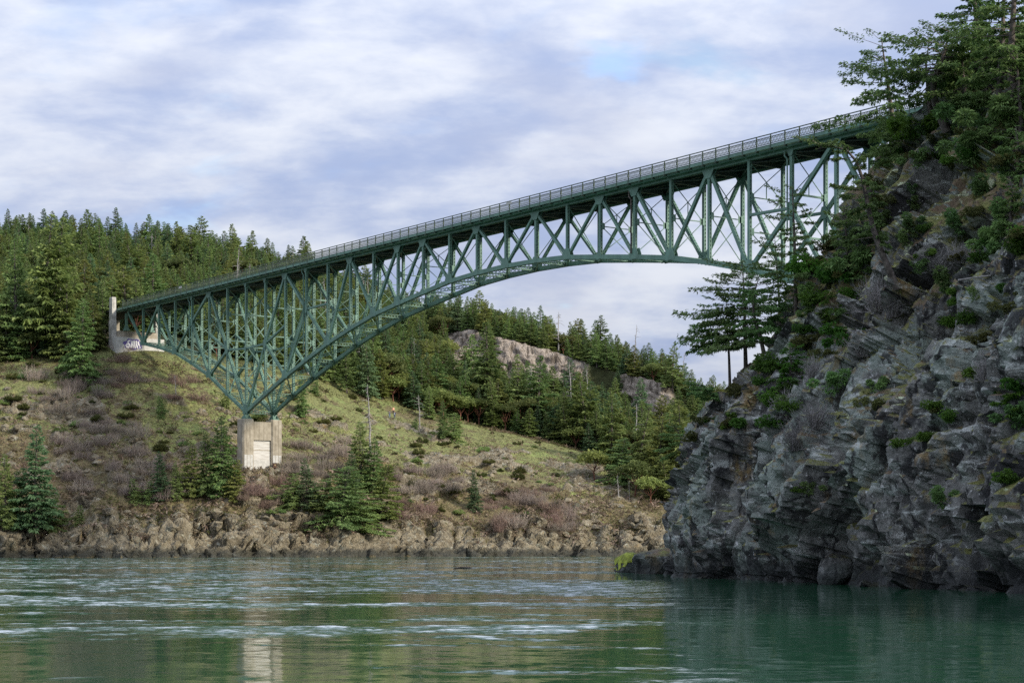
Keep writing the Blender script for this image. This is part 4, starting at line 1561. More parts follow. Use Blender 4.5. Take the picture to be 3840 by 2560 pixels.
def broom_bush(seed, H, R, n, mt):
    rg = np.random.default_rng(seed)
    az = rg.random(n) * 2 * math.pi
    r = R * np.sqrt(rg.random(n))
    P = np.stack([np.cos(az) * r * 0.8, np.sin(az) * r * 0.8, H * 0.75 * rg.random(n) * (1 - (r / R) ** 2 * 0.7)], 1)
    D = np.stack([np.cos(az) * 0.5, np.sin(az) * 0.5, np.ones(n) * 0.9], 1) + rg.normal(size=(n, 3)) * 0.35
    P[:, 2] *= 0.6 + 0.5 * np.sin(az * 2 + seed)
    V, F, T = sprays(P, D, np.full(n, 0.55), 0.10, rg, 3, 0.05, 0.5)
    return Proto('broom_%d' % seed, None, (V, F, T), None, M[mt], cn='foliage')


BROOM = [broom_bush(51, 1.5, 1.5, 420, 'broom'), broom_bush(52, 1.2, 1.8, 420, 'broom'), broom_bush(53, 1.5, 1.7, 420, 'fir')]


def snag_proto(seed, H, lean=0.0):
    rg = np.random.default_rng(seed)
    tr = np.array([(0, 0, -0.6), (lean * 0.3, 0, H * 0.4), (lean, 0.2, H)])
    ts = np.linspace(0, 1, 9)
    tp = np.stack([np.interp(ts, [0, 0.4, 1], tr[:, d]) for d in range(3)], 1)
    tp[1:-1, :2] += rg.normal(size=(7, 2)) * 0.05
    v, f = tube_np(tp, 0.16 * (1 - ts) + 0.03, 6)
    TV, TF, off = [v], [f], len(v)
    for i in range(34):
        t = 0.25 + 0.72 * rg.random()
        b_ = np.array([np.interp(t, ts, tp[:, d]) for d in range(3)])
        a = rg.random() * 6.283
        L = (0.6 + 1.6 * rg.random()) * (1.15 - t) * 1.6
        d = np.array([math.cos(a), math.sin(a), rg.normal() * 0.3 - 0.05])
        pts = np.array([b_, b_ + d * L * 0.5 + [0, 0, 0.05 * L], b_ + d * L + [0, 0, -0.12 * L]])
        v, f = tube_np(pts, [0.045, 0.03, 0.012], 3)
        TV.append(v)
        TF.append(f + off)
        off += len(v)
    return Proto('snag_%d' % seed, (np.vstack(TV), np.vstack(TF)), None, M['deadwood'], None)


SNAG = [snag_proto(61, 11, 0.6), snag_proto(62, 8, -0.5)]

# ---- rocks lying in the turf
ROCKM = M['ground']


def rock_mesh(seed, mt, n=10, flat=0.7):
    rg = np.random.default_rng(seed)
    import bmesh
    bm = bmesh.new()
    bmesh.ops.create_icosphere(bm, subdivisions=3, radius=1.0)
    V = np.array([v.co[:] for v in bm.verts])
    F = np.array([[v.index for v in f.verts] for f in bm.faces])
    bm.free()
    for k in range(n):
        d = rg.normal(size=3)
        d /= np.linalg.norm(d)
        c = 0.55 + 0.35 * rg.random()
        dd = V @ d
        V = V - np.outer(np.maximum(dd - c, 0), d)
    V += (V / (np.linalg.norm(V, axis=1)[:, None] + 1e-9)) * (0.10 * fbm(V * 2.5 + seed, 3))[:, None]
    V *= np.array([1.2, 1.0, flat])
    return mesh_np('rock_%d' % seed, V, F, [mt], attrs={'rock': np.ones(len(V)), 'forest': np.zeros(len(V)), 'grass': np.zeros(len(V)), 'moss': np.zeros(len(V)), 'pale': np.zeros(len(V))})


ROCKS = [rock_mesh(70 + k, M['ground'], 10, 0.6 + 0.15 * (k % 3)) for k in range(6)]


def words(px, py, land):
    """Nearest landmark phrase for something on the far bank."""
    return min(land, key=lambda a: (a[0] - px) ** 2 + (1.3 * (a[1] - py)) ** 2)[2]


LAND = [(150, 1000, 'on the far-left wooded hill'), (500, 900, 'on the hill above the abutment'), (900, 950, 'on the hill behind the deck'),
        (250, 1250, 'at the forest edge left'), (700, 1150, 'seen through the side span'), (1200, 1150, 'behind the tallest bridge posts'),
        (1150, 880, 'on the ridge above the deck'), (1450, 1020, 'on the ridge behind the truss'), (1500, 1300, 'in the wood above the spur'),
        (1350, 1480, 'at the upper spur edge'), (1800, 1180, 'above the grey rock face'), (2050, 1200, 'on the crest beyond the arch'),
        (2300, 1320, 'on the descending crest'), (2600, 1440, 'on the crest beside the cliff'), (1750, 1500, 'below the grey rock face'),
        (2050, 1550, 'below the long rock face'), (2300, 1650, 'behind the spur tip'), (2550, 1700, 'in the gully beside the cliff'),
        (2450, 1500, 'around the bare rock pillar'), (100, 1450, 'below the left wood')]
used = {}


def uniq(label, group):
    """Same wording only inside the same group."""
    return label, group


# ---- forest
def place_forest():
    rg = np.random.default_rng(99)
    pts = []
    cand = []
    N_ = 26000
    pxs = rg.uniform(-160, 2760, N_)
    svs = rg.uniform(5.55, 9.05, N_)
    for px, s_ in zip(pxs, svs):
        if s_ < np.interp(px, [-160, 300, 420, 450, 760, 800, 1100, 1400, 1500, 1900, 2760], [5.6, 5.85, 6.05, 6.35, 6.6, 6.1, 6.0, 5.75, 5.45, 5.4, 5.3]):
            continue
        wallc = (1690 < px < 1830) or (1865 < px < 2195) or (2345 < px < 2520)
        if wallc and 6.35 < s_ < 8.02:
            if not (s_ < 6.8 and rg.random() < 0.6):
                continue
        if 6.9 < s_ < 7.95 and 1650 < px < 2560 and rg.random() < 0.5:
            continue
        cand.append((px, s_))
    grid = {}
    kept = []
    for px, s_ in cand:
        g = hill_at(px, s_)
        # clear of the bridge and its approach
        rel = g - B0
        nn = np.dot(rel, BD) / PAN
        tt = np.dot(rel, BW)
        if -6 < nn < 8 and -4.5 < tt < TW + 4.5:
            continue
        sp = 2.6 + 1.2 * rg.random()
        if s_ < 6.3:
            sp *= 0.85
        k0 = (int(g[0] // 6), int(g[1] // 6))
        ok = True
        for a in (-1, 0, 1):
            for b_ in (-1, 0, 1):
                for q in grid.get((k0[0] + a, k0[1] + b_), ()):
                    if (q[0] - g[0]) ** 2 + (q[1] - g[1]) ** 2 < sp * sp:
                        ok = False
        if ok:
            grid.setdefault(k0, []).append(g)
            kept.append((px, s_, g))
    return kept


forest = place_forest()


def tree_h(px, s_, rg):
    base = np.interp(px, [-160, 800, 1400, 1800, 2760], [9.8, 9.8, 9.4, 8.6, 8.4])
    if s_ < 6.8:
        base = np.interp(px, [-160, 800, 1400, 1800, 2300, 2760], [12, 10, 10.5, 10.5, 10, 9.5])
    return base * (0.62 + 0.6 * rg.random() ** 1.3 + 0.5 * rg.random() * (rg.random() > 0.80))


rg_f = np.random.default_rng(5)
info = []
for px, s_, g in forest:
    H = tree_h(px, s_, rg_f)
    k = rg_f.random()
    pm_ = 0.06 + 0.16 * (px > 1400) * (s_ < 7.2) + 0.05 * (s_ < 6.4)
    kind = 'mad' if k < pm_ else ('snag' if k > 0.975 and s_ < 8.6 else 'fir')
    pyt = HOR - (g[2] + H - CAM_H) / g[1] * FPX
    info.append([px, s_, g, H, kind, pyt])
# hidden or partly hidden trees matter least: rank by how much stands clear (front rows and skyline first)
order = sorted(range(len(info)), key=lambda i: info[i][2][1] - 0.9 * info[i][3] * (1 + (info[i][1] > 8.3) * 2))
firs = [i for i in order if info[i][4] == 'fir']
nfir = 235
own = set(firs[:nfir]) | {i for i in order if info[i][4] != 'fir'}
TN = {0: 'dense fir', 1: 'slim fir', 2: 'olive fir', 3: 'open-crowned fir', 4: 'bluish narrow fir', 5: 'bluish open fir', 6: 'ragged olive fir'}
for i in order:
    if i not in own:
        continue
    px, s_, g, H, kind, pyt = info[i]
    where = words(px, pyt, LAND)
    rz = rg_f.random() * 6.28
    if kind == 'fir':
        k = int(rg_f.choice(7, p=[.2, .2, .14, .16, .1, .1, .1]))
        size = 'tall' if H > 18 else ('small' if H < 11.5 else 'mid-sized')
        lab = size + ' ' + TN[k] + ' ' + where
        s_1 = H / [17, 19, 16, 20, 15, 18, 17][k]
        plant('fir_tree', FIRS[k], lab, 'tree', g - [0, 0, 0.3], rz, s_1 * (1.1 + 0.4 * rg_f.random()), 'firs: ' + lab, sz=s_1)
    elif kind == 'snag':
        lab = 'bare grey dead tree ' + where
        plant('dead_tree', SNAG[int(rg_f.integers(0, 2))], lab, 'dead tree', g, rz, 1.0 + 0.5 * rg_f.random(), 'dead trees: ' + lab)
    else:
        k = int(rg_f.integers(0, 3))
        lab = ['tall rounded madrone', 'low rounded madrone', 'yellow-green broadleaf tree'][k] + ' ' + where
        plant('madrone_tree', MAD[k], lab, 'tree', g - [0, 0, 0.2], rz, (0.65 + 0.5 * rg_f.random()), 'broadleaf trees: ' + lab)

# the rest of the wood as one mass
rest = [i for i in order if i not in own]
if rest:
    protos = bpy.data.collections.new('forest_prototypes')      # not in the scene: only a source for the wood's geometry nodes
    for k, pr in enumerate(FIRS):
        tv = np.array([v.co[:] for v in pr.tm.vertices])
        cv_ = np.array([v.co[:] for v in pr.cm.vertices])
        tf_ = np.array([p.vertices[:] for p in pr.tm.polygons])
        cf_ = np.array([p.vertices[:] for p in pr.cm.polygons])
        tt = np.zeros(len(cv_), np.float32)
        pr.cm.attributes['tint'].data.foreach_get('value', tt)
        mm = mesh_np('forest_tree', np.vstack([tv, cv_]), np.vstack([tf_, cf_ + len(tv)]), [M['bark'], pr.cm.materials[0]],
                     np.concatenate([np.zeros(len(tf_), int), np.ones(len(cf_), int)]), attrs={'tint': np.concatenate([np.zeros(len(tv)), tt])})
        protos.objects.link(bpy.data.objects.new('forest_tree_%d' % k, mm))
    me = bpy.data.meshes.new('forest')
    me.vertices.add(len(rest))
    pts_, sc_, ro_, ix_ = [], [], [], []
    for i in rest:
        px, s_, g, H, kind, pyt = info[i]
        k = int(rg_f.choice(7, p=[.2, .2, .14, .16, .1, .1, .1]))
        sz_ = H / [17, 19, 16, 20, 15, 18, 17][k]
        wd_ = sz_ * (1.1 + 0.4 * rg_f.random())
        pts_.append(g - [0, 0, 0.3])
        sc_.append((wd_, wd_, sz_))
        ro_.append((0, 0, rg_f.random() * 6.28))
        ix_.append(k)
    me.vertices.foreach_set('co', np.array(pts_, np.float32).ravel())
    for nm, ty, dat in (('tree_scale', 'FLOAT_VECTOR', sc_), ('tree_turn', 'FLOAT_VECTOR', ro_)):
        me.attributes.new(nm, ty, 'POINT').data.foreach_set('vector', np.array(dat, np.float32).ravel())
    me.attributes.new('tree_kind', 'INT', 'POINT').data.foreach_set('value', np.array(ix_, np.int32))
    fo = link('forest', me)
    tag(fo, 'dense conifer wood covering the hill behind the bridge', 'forest', kind='stuff')
    gt_ = bpy.data.node_groups.new('forest', 'GeometryNodeTree')
    gt_.interface.new_socket('Geometry', in_out='INPUT', socket_type='NodeSocketGeometry')
    gt_.interface.new_socket('Geometry', in_out='OUTPUT', socket_type='NodeSocketGeometry')
    gi, go_ = gt_.nodes.new('NodeGroupInput'), gt_.nodes.new('NodeGroupOutput')
    ci = gt_.nodes.new('GeometryNodeCollectionInfo')
    ci.inputs['Collection'].default_value = protos
    ci.inputs['Separate Children'].default_value = True
    ci.inputs['Reset Children'].default_value = True
    ip = gt_.nodes.new('GeometryNodeInstanceOnPoints')
    ip.inputs['Pick Instance'].default_value = True
    gt_.links.new(gi.outputs[0], ip.inputs['Points'])
    gt_.links.new(ci.outputs[0], ip.inputs['Instance'])
    for nm, ty, sock in (('tree_scale', 'FLOAT_VECTOR', 'Scale'), ('tree_turn', 'FLOAT_VECTOR', 'Rotation'), ('tree_kind', 'INT', 'Instance Index')):
        na = gt_.nodes.new('GeometryNodeInputNamedAttribute')
        na.data_type = ty
        na.inputs['Name'].default_value = nm
        out_ = [q for q in na.outputs if q.enabled and q.name == 'Attribute'][0]
        gt_.links.new(out_, ip.inputs[sock])
    gt_.links.new(ip.outputs[0], go_.inputs[0])
    fo.modifiers.new('wood', 'NODES').node_group = gt_
print('forest', len(forest), 'own', len(own), 'rest', len(rest))

# ---- single trees of the open slope: (base px, base py, top py, proto, scale of width, name, label)
SLOPE = [
    (130, 1967, 1590, SPR[0], 1.15, 'slender spruce with a bare grey trunk at the shore, far left'),
    (20, 1965, 1700, SPR[1], 1.0, 'dark spruce at the left edge of the picture above the shore rocks'),
    (70, 1950, 1760, SPR[3], 0.9, 'low bushy spruce between the two spruces at the far left shore'),
    (305, 1430, 1120, SPR[1], 1.15, 'big bluish spruce standing alone in front of the wood left of the abutment'),
    (163, 1335, 810, FIRS[3], 1.0, 'tallest fir of the left wood, with sunlit yellow-green top'),
    (205, 1330, 815, FIRS[6], 1.0, 'second tall fir with a broken top beside the tallest fir of the left wood'),
    (60, 1345, 900, FIRS[1], 1.0, 'tall fir with a pale bare leader at the left edge of the wood'),
    (255, 1345, 1050, FIRS[2], 1.2, 'olive fir in front of the left wood beside the lone spruce'),
    (385, 1290, 1060, FIRS[0], 1.0, 'fir close to the left side of the abutment tower'),
    (350, 1310, 1110, SPR[2], 1.0, 'low olive spruce close to the abutment tower'),
    (604, 1872, 1690, SPR[0], 1.1, 'small spruce with a bare pale trunk left of the concrete pier'),
    (560, 1880, 1800, SPR[3], 0.9, 'tiny bright green spruce at the foot of the small bare-trunked spruce'),
    (715, 1858, 1660, SPR[2], 0.9, 'thin grey spruce with exposed branches left of the pier'),
    (775, 1850, 1620, SPR[1], 1.0, 'dark spruce between the grey spruce and the pier'),
    (835, 1850, 1560, SPR[1], 1.1, 'full spruce with drooping boughs touching the pier'),
    (1150, 1905, 1715, SPR[0], 1.3, 'sparse spruce with grey trunk right of the pier foot'),
    (1215, 1925, 1790, SPR[3], 1.2, 'low spreading spruce right of the sparse spruce'),
    (1290, 1945, 1745, SPR[3], 1.5, 'wide windswept spruce leaning over the shore rocks'),
    (1345, 1975, 1810, SPR[3], 1.4, 'low spruce hanging over the edge of the shore rocks'),
    (1350, 1820, 1580, SPR[1], 1.2, 'dark green spruce behind the bare grey snag'),
    (1430, 1940, 1740, SPR[2], 1.4, 'dark bushy spruce at the right of the shore group'),
    (1400, 1850, 1640, SPR[1], 1.2, 'blackish spruce uphill of the shore group'),
    (1310, 1890, 1690, SPR[0], 1.2, 'bluish spruce in the middle of the shore group'),
    (1100, 1890, 1770, SPR[3], 1.1, 'low dark spruce at the left of the shore group'),
    (500, 1880, 1790, SPR[3], 0.9, 'low spruce left of the tiny bright green one'),
    (660, 1870, 1730, SPR[1], 1.0, 'short dense spruce between the two bare-trunked ones'),
    (880, 1870, 1720, SPR[2], 1.0, 'drooping spruce hiding the left foot of the pier'),
    (190, 1985, 1830, SPR[3], 1.1, 'low spruce right of the slender far-left spruce'),
    (300, 1960, 1890, SPR[3], 0.9, 'small bushy spruce on the left shore rocks'),
    (600, 1560, 1480, SPR[3], 0.7, 'dark low fir alone on the turf left of the lower chord'),
    (850, 1530, 1440, SPR[3], 0.6, 'low fir behind the lower chord near the pier'),
    (1480, 1480, 1370, SPR[1], 0.9, 'small dark fir at the wood edge above the people'),
    (1610, 1570, 1440, FIRS[0], 1.0, 'young dense fir at the upper edge of the spur'),
    (1780, 1915, 1760, SPR[0], 0.9, 'solitary small spruce on the shore rocks below the grassy spur'),
    (1700, 1655, 1545, SPR[3], 1.1, 'dark round fir bush on the grassy spur'),
    (1660, 1640, 1500, SPR[1], 0.9, 'upright young fir on the grassy spur'),
    (1560, 1610, 1560, SPR[3], 0.8, 'low dark fir below the three people'),
    (1380, 1500, 1270, FIRS[5], 1.0, 'grey-green fir at the top of the open slope left of the people'),
    (1300, 1475, 1290, FIRS[3], 1.0, 'fir behind the lower chord at the top of the open slope'),
    (1830, 1570, 1210, FIRS[0], 1.25, 'tall dark fir in front of the gap in the rock face'),
    (1940, 1610, 1330, FIRS[1], 1.3, 'tall slim fir in front of the long rock face'),
    (2020, 1640, 1330, FIRS[3], 1.35, 'open-crowned fir in front of the long rock face'),
    (2110, 1665, 1450, FIRS[0], 1.2, 'broad fir at the lower end of the spur'),
    (2190, 1690, 1400, FIRS[6], 1.3, 'thin olive fir at the lower end of the spur'),
    (2290, 1740, 1480, FIRS[2], 1.3, 'olive fir in the gully behind the spur'),
    (2400, 1800, 1520, FIRS[3], 1.3, 'tall open fir near the mouth of the gully'),
    (2470, 1850, 1560, FIRS[6], 1.3, 'ragged olive fir beside the near cliff'),
    (2550, 1840, 1500, FIRS[2], 1.3, 'olive fir half hidden by the near cliff'),
    (2500, 1880, 1700, SPR[2], 1.2, 'low yellow-green fir at the foot of the gully'),
    (2330, 1790, 1640, SPR[3], 1.2, 'low dark fir on the right flank of the spur'),
    (1130, 1560, 1400, SPR[1], 0.9, 'young fir right of the pier top below the arch chord'),
    (1185, 1480, 1420, SPR[3], 1.0, 'round dark shrub-like fir under the arch chord'),
    (700, 1290, 1180, SPR[1], 1.0, 'dark fir seen between the side span posts'),
    (860, 1330, 1230, FIRS[4], 1.0, 'small fir behind the side span above the pier'),
]
rg_s = np.random.default_rng(17)
for px, py, pt, pr, ws, lab in SLOPE:
    g = hill_pick(px, py)
    if g is None:
        continue
    H = (py - pt) * g[1] / FPX
    hp = pr.tm.vertices
    h0 = max(v.co.z for v in hp)
    e = plant('spruce_tree' if 'spruce' in lab else 'fir_tree', pr, lab, 'tree', g - [0, 0, 0.1], rg_s.random() * 6.28, 1.0, 'trees on the open slope')
    s = H / h0
    e.scale = (s * ws * (1.0 if pr in FIRS else 0.95), s * ws, s)
for px, py, pt, k, lab in ((1390, 1700, 1440, 0, 'tall bare grey snag on the slope right of the pier'), (1352, 1790, 1645, 1, 'pale leafless snag in front of the dark spruce'),
                           (2320, 1860, 1780, 1, 'small bleached dead tree on the right flank of the spur'), (1573, 1600, 1480, 1, 'thin bleached snag on the grass right of the people'),
                           (660, 1480, 1405, 1, 'thin dead stem left of the lower chord'), (2360, 1875, 1800, 0, 'second bleached dead tree low on the right flank of the spur')):
    g = hill_pick(px, py)
    if g is None:
        continue
    pr = SNAG[k]
    s = (py - pt) * g[1] / FPX / (11 if k == 0 else 8)
    plant('dead_tree', pr, lab, 'dead tree', g, rg_s.random() * 6.28, s, 'dead trees on the far bank')
for px, py, k, s, lab in ((1745, 1560, 0, 0.9, 'big rounded madrone above the grassy spur'), (1850, 1590, 1, 1.0, 'rounded madrone at the foot of the tall dark fir'),
                          (1650, 1520, 1, 0.9, 'madrone at the upper edge of the grassy spur'), (2230, 1800, 2, 1.0, 'yellow-green broadleaf tree on the right flank of the spur'),
                          (2380, 1860, 1, 1.0, 'rounded madrone low in the gully'), (2440, 1890, 2, 0.9, 'bushy yellow-green tree at the foot of the gully'),
                          (1970, 1630, 1, 0.8, 'low madrone under the slim fir')):
    g = hill_pick(px, py)
    if g is not None:
        plant('madrone_tree', MAD[k], lab, 'tree', g, rg_s.random() * 6.28, s, 'madrones on the far slope')

# ---- shrubs
SHRUB_AREAS = [  # px0, px1, py0, py1, count, kinds
    (220, 560, 1590, 1880, 46, 'BARE'), (560, 720, 1700, 1880, 12, 'BARE'), (130, 520, 1390, 1560, 30, 'BARE'), (420, 760, 1380, 1500, 20, 'BARE2'),
    (1060, 1300, 1660, 1780, 20, 'BARE'), (900, 1160, 1770, 1900, 18, 'BARE2'), (1440, 1720, 1760, 1850, 28, 'BARE'), (1830, 2160, 1830, 1990, 44, 'BARE2'),
    (1900, 2250, 1860, 2000, 16, 'BARE'), (0, 420, 1340, 1480, 16, 'BROOM'), (0, 500, 1480, 1620, 16, 'BROOM'), (950, 1400, 1460, 1700, 18, 'BROOM'), (1400, 2100, 1600, 1800, 34, 'BROOM'),
    (560, 1000, 1560, 1700, 10, 'BROOM'), (400, 560, 1290, 1360, 12, 'BARE2'), (1000, 1200, 1850, 1930, 8, 'BROOM'), (1500, 2100, 1800, 1940, 22, 'BROOM'), (1440, 1600, 1880, 1960, 10, 'BARE2')]
SLAND = [(150, 1450, 'on the left slope'), (350, 1750, 'in the thicket left of the pier'), (600, 1430, 'under the side span'), (640, 1820, 'among the small spruces'),
         (950, 1850, 'on the bank below the pier'), (1180, 1720, 'right of the pier foot'), (1150, 1560, 'beside the pier top'), (1560, 1800, 'on the slope below the people'),
         (2000, 1900, 'above the right-hand shore rocks'), (1700, 1680, 'on the grassy spur'), (480, 1320, 'beside the abutment wall'), (1750, 1900, 'around the solitary spruce')]
for x0, x1, y0, y1, n, kd in SHRUB_AREAS:
    for i in range(int(n * (0.72 if kd != 'BROOM' else 1.2))):
        px, py = rg_s.uniform(x0, x1), rg_s.uniform(y0, y1)
        g = hill_pick(px, py)
        if g is None:
            continue
        where = words(px, py, SLAND)
        if kd == 'BROOM':
            k = int(rg_s.integers(0, 3))
            lab = ['dark green broom bush ', 'spreading olive broom bush ', 'dense green bush '][k] + where
            plant('broom_bush', BROOM[k], lab, 'bush', g - [0, 0, 0.15], rg_s.random() * 6.28, 0.4 + 0.7 * rg_s.random() ** 1.5, 'green bushes: ' + lab)
        else:
            k = int(rg_s.integers(0, 2)) + (2 if kd == 'BARE2' else 0)
            lab = ['leafless mauve-grey shrub ', 'spreading leafless mauve shrub ', 'leafless brown shrub ', 'low tangled brown shrub '][k] + where
            plant('bare_shrub', BARE[k], lab, 'shrub', g - [0, 0, 0.2], rg_s.random() * 6.28, 0.5 + 0.7 * rg_s.random(), 'leafless shrubs: ' + lab, sz=0.5 + 0.9 * rg_s.random())

# ---- rocks in the turf of the far bank
RAREAS = [(0, 420, 1560, 1760, 40), (350, 900, 1600, 1700, 30), (600, 900, 1530, 1620, 18), (1500, 2000, 1740, 1830, 40), (1080, 1500, 1560, 1760, 22), (230, 420, 1760, 1850, 4),
          (0, 900, 1420, 1560, 14), (2050, 2450, 1880, 2020, 40), (400, 1500, 1900, 1990, 22)]
RAREAS = [(a_, b_, c_, d_, int(n_ * 1.2)) for a_, b_, c_, d_, n_ in RAREAS]
for x0, x1, y0, y1, n in RAREAS:
    for i in range(n):
        px, py = rg_s.uniform(x0, x1), rg_s.uniform(y0, y1)
        g = hill_pick(px, py)
        if g is None:
            continue
        k = int(rg_s.integers(0, 6))
        where = words(px, py, SLAND + [(2250, 1950, 'near the shore beside the cliff')])
        s = 0.45 + 0.9 * rg_s.random() ** 2
        lab = ('small', 'medium', 'large')[int(s > 0.6) + int(s > 0.9)] + (' pale', ' grey', ' lichened')[k % 3] + ' rock ' + where
        e = tag(link('rock', ROCKS[k], None, tuple(g - [0, 0, 0.15]), rg_s.random() * 6.28, (s, s, s)), lab, 'rock', 'rocks in the turf: ' + lab)

# ---- short grass and bracken that roughen the open slope
def tufts():
    rg = np.random.default_rng(8)
    n = 18000
    i = rg.integers(50, NPX - 110, n)
    sv_ = rg.uniform(1.9, 6.2, n)
    j = np.searchsorted(HSV, sv_)
    P = HV[HIDX[i, j]] + rg.normal(size=(n, 3)) * np.array([0.3, 0.3, 0.02])
    D = rg.normal(size=(n, 3)) * 0.5 + np.array([0, -0.3, 0.8])
    V, F, T = sprays(P, D, np.full(n, 0.40), 0.12, rg, 2, 0.25, 0.9)
    return mesh_np('grass_tufts', V, F, [M['tuft']], attrs={'tint': T})


tag(link('grass', tufts()), 'short dry grass and bracken on the open slope', 'grass', kind='stuff')


def undergrowth(mt, seed, n, thr, size, lo, hi):
    rg = np.random.default_rng(seed)
    m = n * 5
    i = rg.integers(50, NPX - 110, m)
    sv_ = rg.uniform(lo, hi, m)
    j = np.searchsorted(HSV, sv_)
    P = HV[HIDX[i, j]]
    keep = fbm(P * np.array([0.16, 0.16, 0.2]) + seed, 3) + 0.12 * rg.normal(size=m) > thr
    P = P[keep][:n] + rg.normal(size=(min(n, keep.sum()), 3)) * np.array([0.35, 0.35, 0.12])
    k = len(P)
    D = rg.normal(size=(k, 3)) * 0.55 + np.array([0, -0.25, 0.75])
    V, F, T = sprays(P, D, size * (0.6 + 0.8 * rg.random(k)), 0.09, rg, 3, 0.2, 0.8)
    return mesh_np('undergrowth_%d' % seed, V, F, [M[mt]], attrs={'tint': T})


tag(link('undergrowth', undergrowth('bracken', 5, 12000, 0.16, 0.75, 1.8, 5.6)), 'dead brown bracken over the open slope', 'undergrowth', kind='stuff')
tag(link('undergrowth', undergrowth('twig_brown', 15, 5000, 0.22, 0.85, 1.9, 4.6)), 'low mauve-grey twigs over the lower slope', 'undergrowth', kind='stuff')
tag(link('undergrowth', undergrowth('broom', 25, 9000, 0.20, 0.65, 2.0, 6.2)), 'low dark green growth over the open slope', 'undergrowth', kind='stuff')

# ------------------------------------------------------------------ trees and shrubs of the near cliff
PXM = lambda Y: FPX / Y


def cliff_tree(name, label, base, pts, r0, start, nb, R, spray, spacing, mt, wind, seed, cat='tree', p=0.5, droop=0.3, up=(0.4, -0.1), depth=0.0, jit=0.25, Y=None, **kw):
    spray, spacing, nb = spray * 0.70, spacing * 0.72, int(nb * 1.2)
    R0 = R
    rj = np.random.default_rng(seed + 1000)
    R = lambda f: cone(R0, p, 0.25)(f) * (0.5 + 0.75 * rj.random())
    g = cliff_pick(*base)
    for dy in range(10, 260, 10):
        if g is None and Y is None:
            g = cliff_pick(base[0], base[1] + dy)
            if g is not None:
                base = (base[0], base[1] + dy)
    if g is None:
        if Y is None:
            print('no hit', base)
            return None
        g = P3(base[0], base[1], Y)
    rg = np.random.default_rng(seed)
    k = g[1] / FPX
    tr = [np.array([0, 0, -0.6])] + [np.array([(x - base[0]) * k, rg.normal() * jit + depth * (i + 1) / len(pts), (base[1] - y) * k]) for i, (x, y) in enumerate(pts)]
    a, c = conifer(rg, tr, r0, start, nb, R if callable(R) else cone(R, p, 0.25), spray, spacing, droop, up, wind, **kw)
    pr = Proto('cliff_tree_%d' % seed, a, c, M['bark'], M[mt])
    return plant(name, pr, label, cat, g, 0, 1.0, 'trees clinging to the near cliff')


PI = math.pi
NF = dict(blades=3, wd=0.15, flat=0.9, twig=0.40, inner=0.38, side=4)
cliff_tree('fir_tree', 'windswept fir leaning left over the right end of the bridge railing', (3363, 450), [(3335, 350), (3318, 270), (3300, 150)], 0.24, 0.26, 40, 3.5, 0.42, 0.20, 'near_fir', (PI, 0.45), 301, p=0.45, **NF)
cliff_tree('fir_tree', 'gnarled fir with a curved bare trunk and a flat crown on the cliff top', (3552, 462), [(3492, 350), (3500, 300), (3530, 220), (3560, 120)], 0.30, 0.50, 44, 4.0, 0.42, 0.19, 'near_fir', (PI, 0.25), 302, p=0.35, **NF)
cliff_tree('fir_tree', 'slimmer dark trunked fir just behind the curved trunk', (3490, 420), [(3475, 320), (3470, 240), (3480, 170)], 0.16, 0.5, 24, 2.6, 0.42, 0.20, 'near_fir', (0, 0.2), 303, Y=172, **NF)
cliff_tree('fir_tree', 'tall straight fir whose top leaves the picture at the upper right', (3692, 345), [(3672, 200), (3652, 0), (3640, -230)], 0.26, 0.22, 54, 3.0, 0.42, 0.18, 'near_fir', (PI, 0.2), 304, p=0.6, **NF)
cliff_tree('fir_tree', 'dark fir filling the right edge above the cliff', (3800, 400), [(3795, 220), (3800, 0), (3810, -260)], 0.28, 0.2, 50, 3.0, 0.42, 0.18, 'near_fir', (PI, 0.2), 305, p=0.6, **NF)
cliff_tree('fir_tree', 'fir with blue-green boughs in the upper right corner', (3745, 380), [(3750, 250), (3760, 80), (3765, -150)], 0.24, 0.2, 46, 2.8, 0.42, 0.18, 'near_fir', (0, 0.2), 306, **NF)
cliff_tree('fir_tree', 'low bushy fir at the right edge of the cliff top', (3830, 520), [(3825, 420), (3820, 300), (3815, 200)], 0.2, 0.05, 44, 2.0, 0.40, 0.18, 'near_fir', (PI, 0.3), 307, **NF)
cliff_tree('fir_tree', 'short fir between the curved trunk and the tall straight fir', (3625, 420), [(3620, 330), (3610, 250), (3600, 170)], 0.18, 0.2, 36, 2.5, 0.40, 0.18, 'near_fir', (PI, 0.2), 308, **NF)
cliff_tree('fir_tree', 'bent fir with a hooked trunk reaching out in front of the truss', (3365, 1045), [(3285, 915), (3262, 800), (3240, 700), (3212, 610), (3180, 560), (3120, 545), (3060, 560)], 0.20, 0.22, 34, 2.0, 0.40, 0.17, 'near_fir', (PI, 0.35), 309, p=0.3, droop=0.2, **NF)
cliff_tree('fir_tree', 'thin sparse fir standing upright before the right end of the truss', (2985, 1150), [(2982, 980), (2978, 850), (2972, 700)], 0.15, 0.12, 46, 2.7, 0.38, 0.20, 'near_fir', (PI, 0.2), 310, p=0.55, droop=0.3, **NF)
cliff_tree('fir_tree', 'second thin fir rooted just left of the sparse upright fir', (2925, 1190), [(2920, 1080), (2912, 980), (2905, 880)], 0.10, 0.2, 26, 1.9, 0.36, 0.20, 'near_fir', (PI, 0.3), 311, **NF)
cliff_tree('fir_tree', 'flat-crowned fir with a bare lower trunk on the left shoulder of the cliff', (2797, 1358), [(2794, 1240), (2790, 1110), (2785, 985)], 0.17, 0.28, 66, 3.2, 0.40, 0.19, 'near_fir', (PI, 0.35), 312, p=0.35, droop=0.35, **NF)
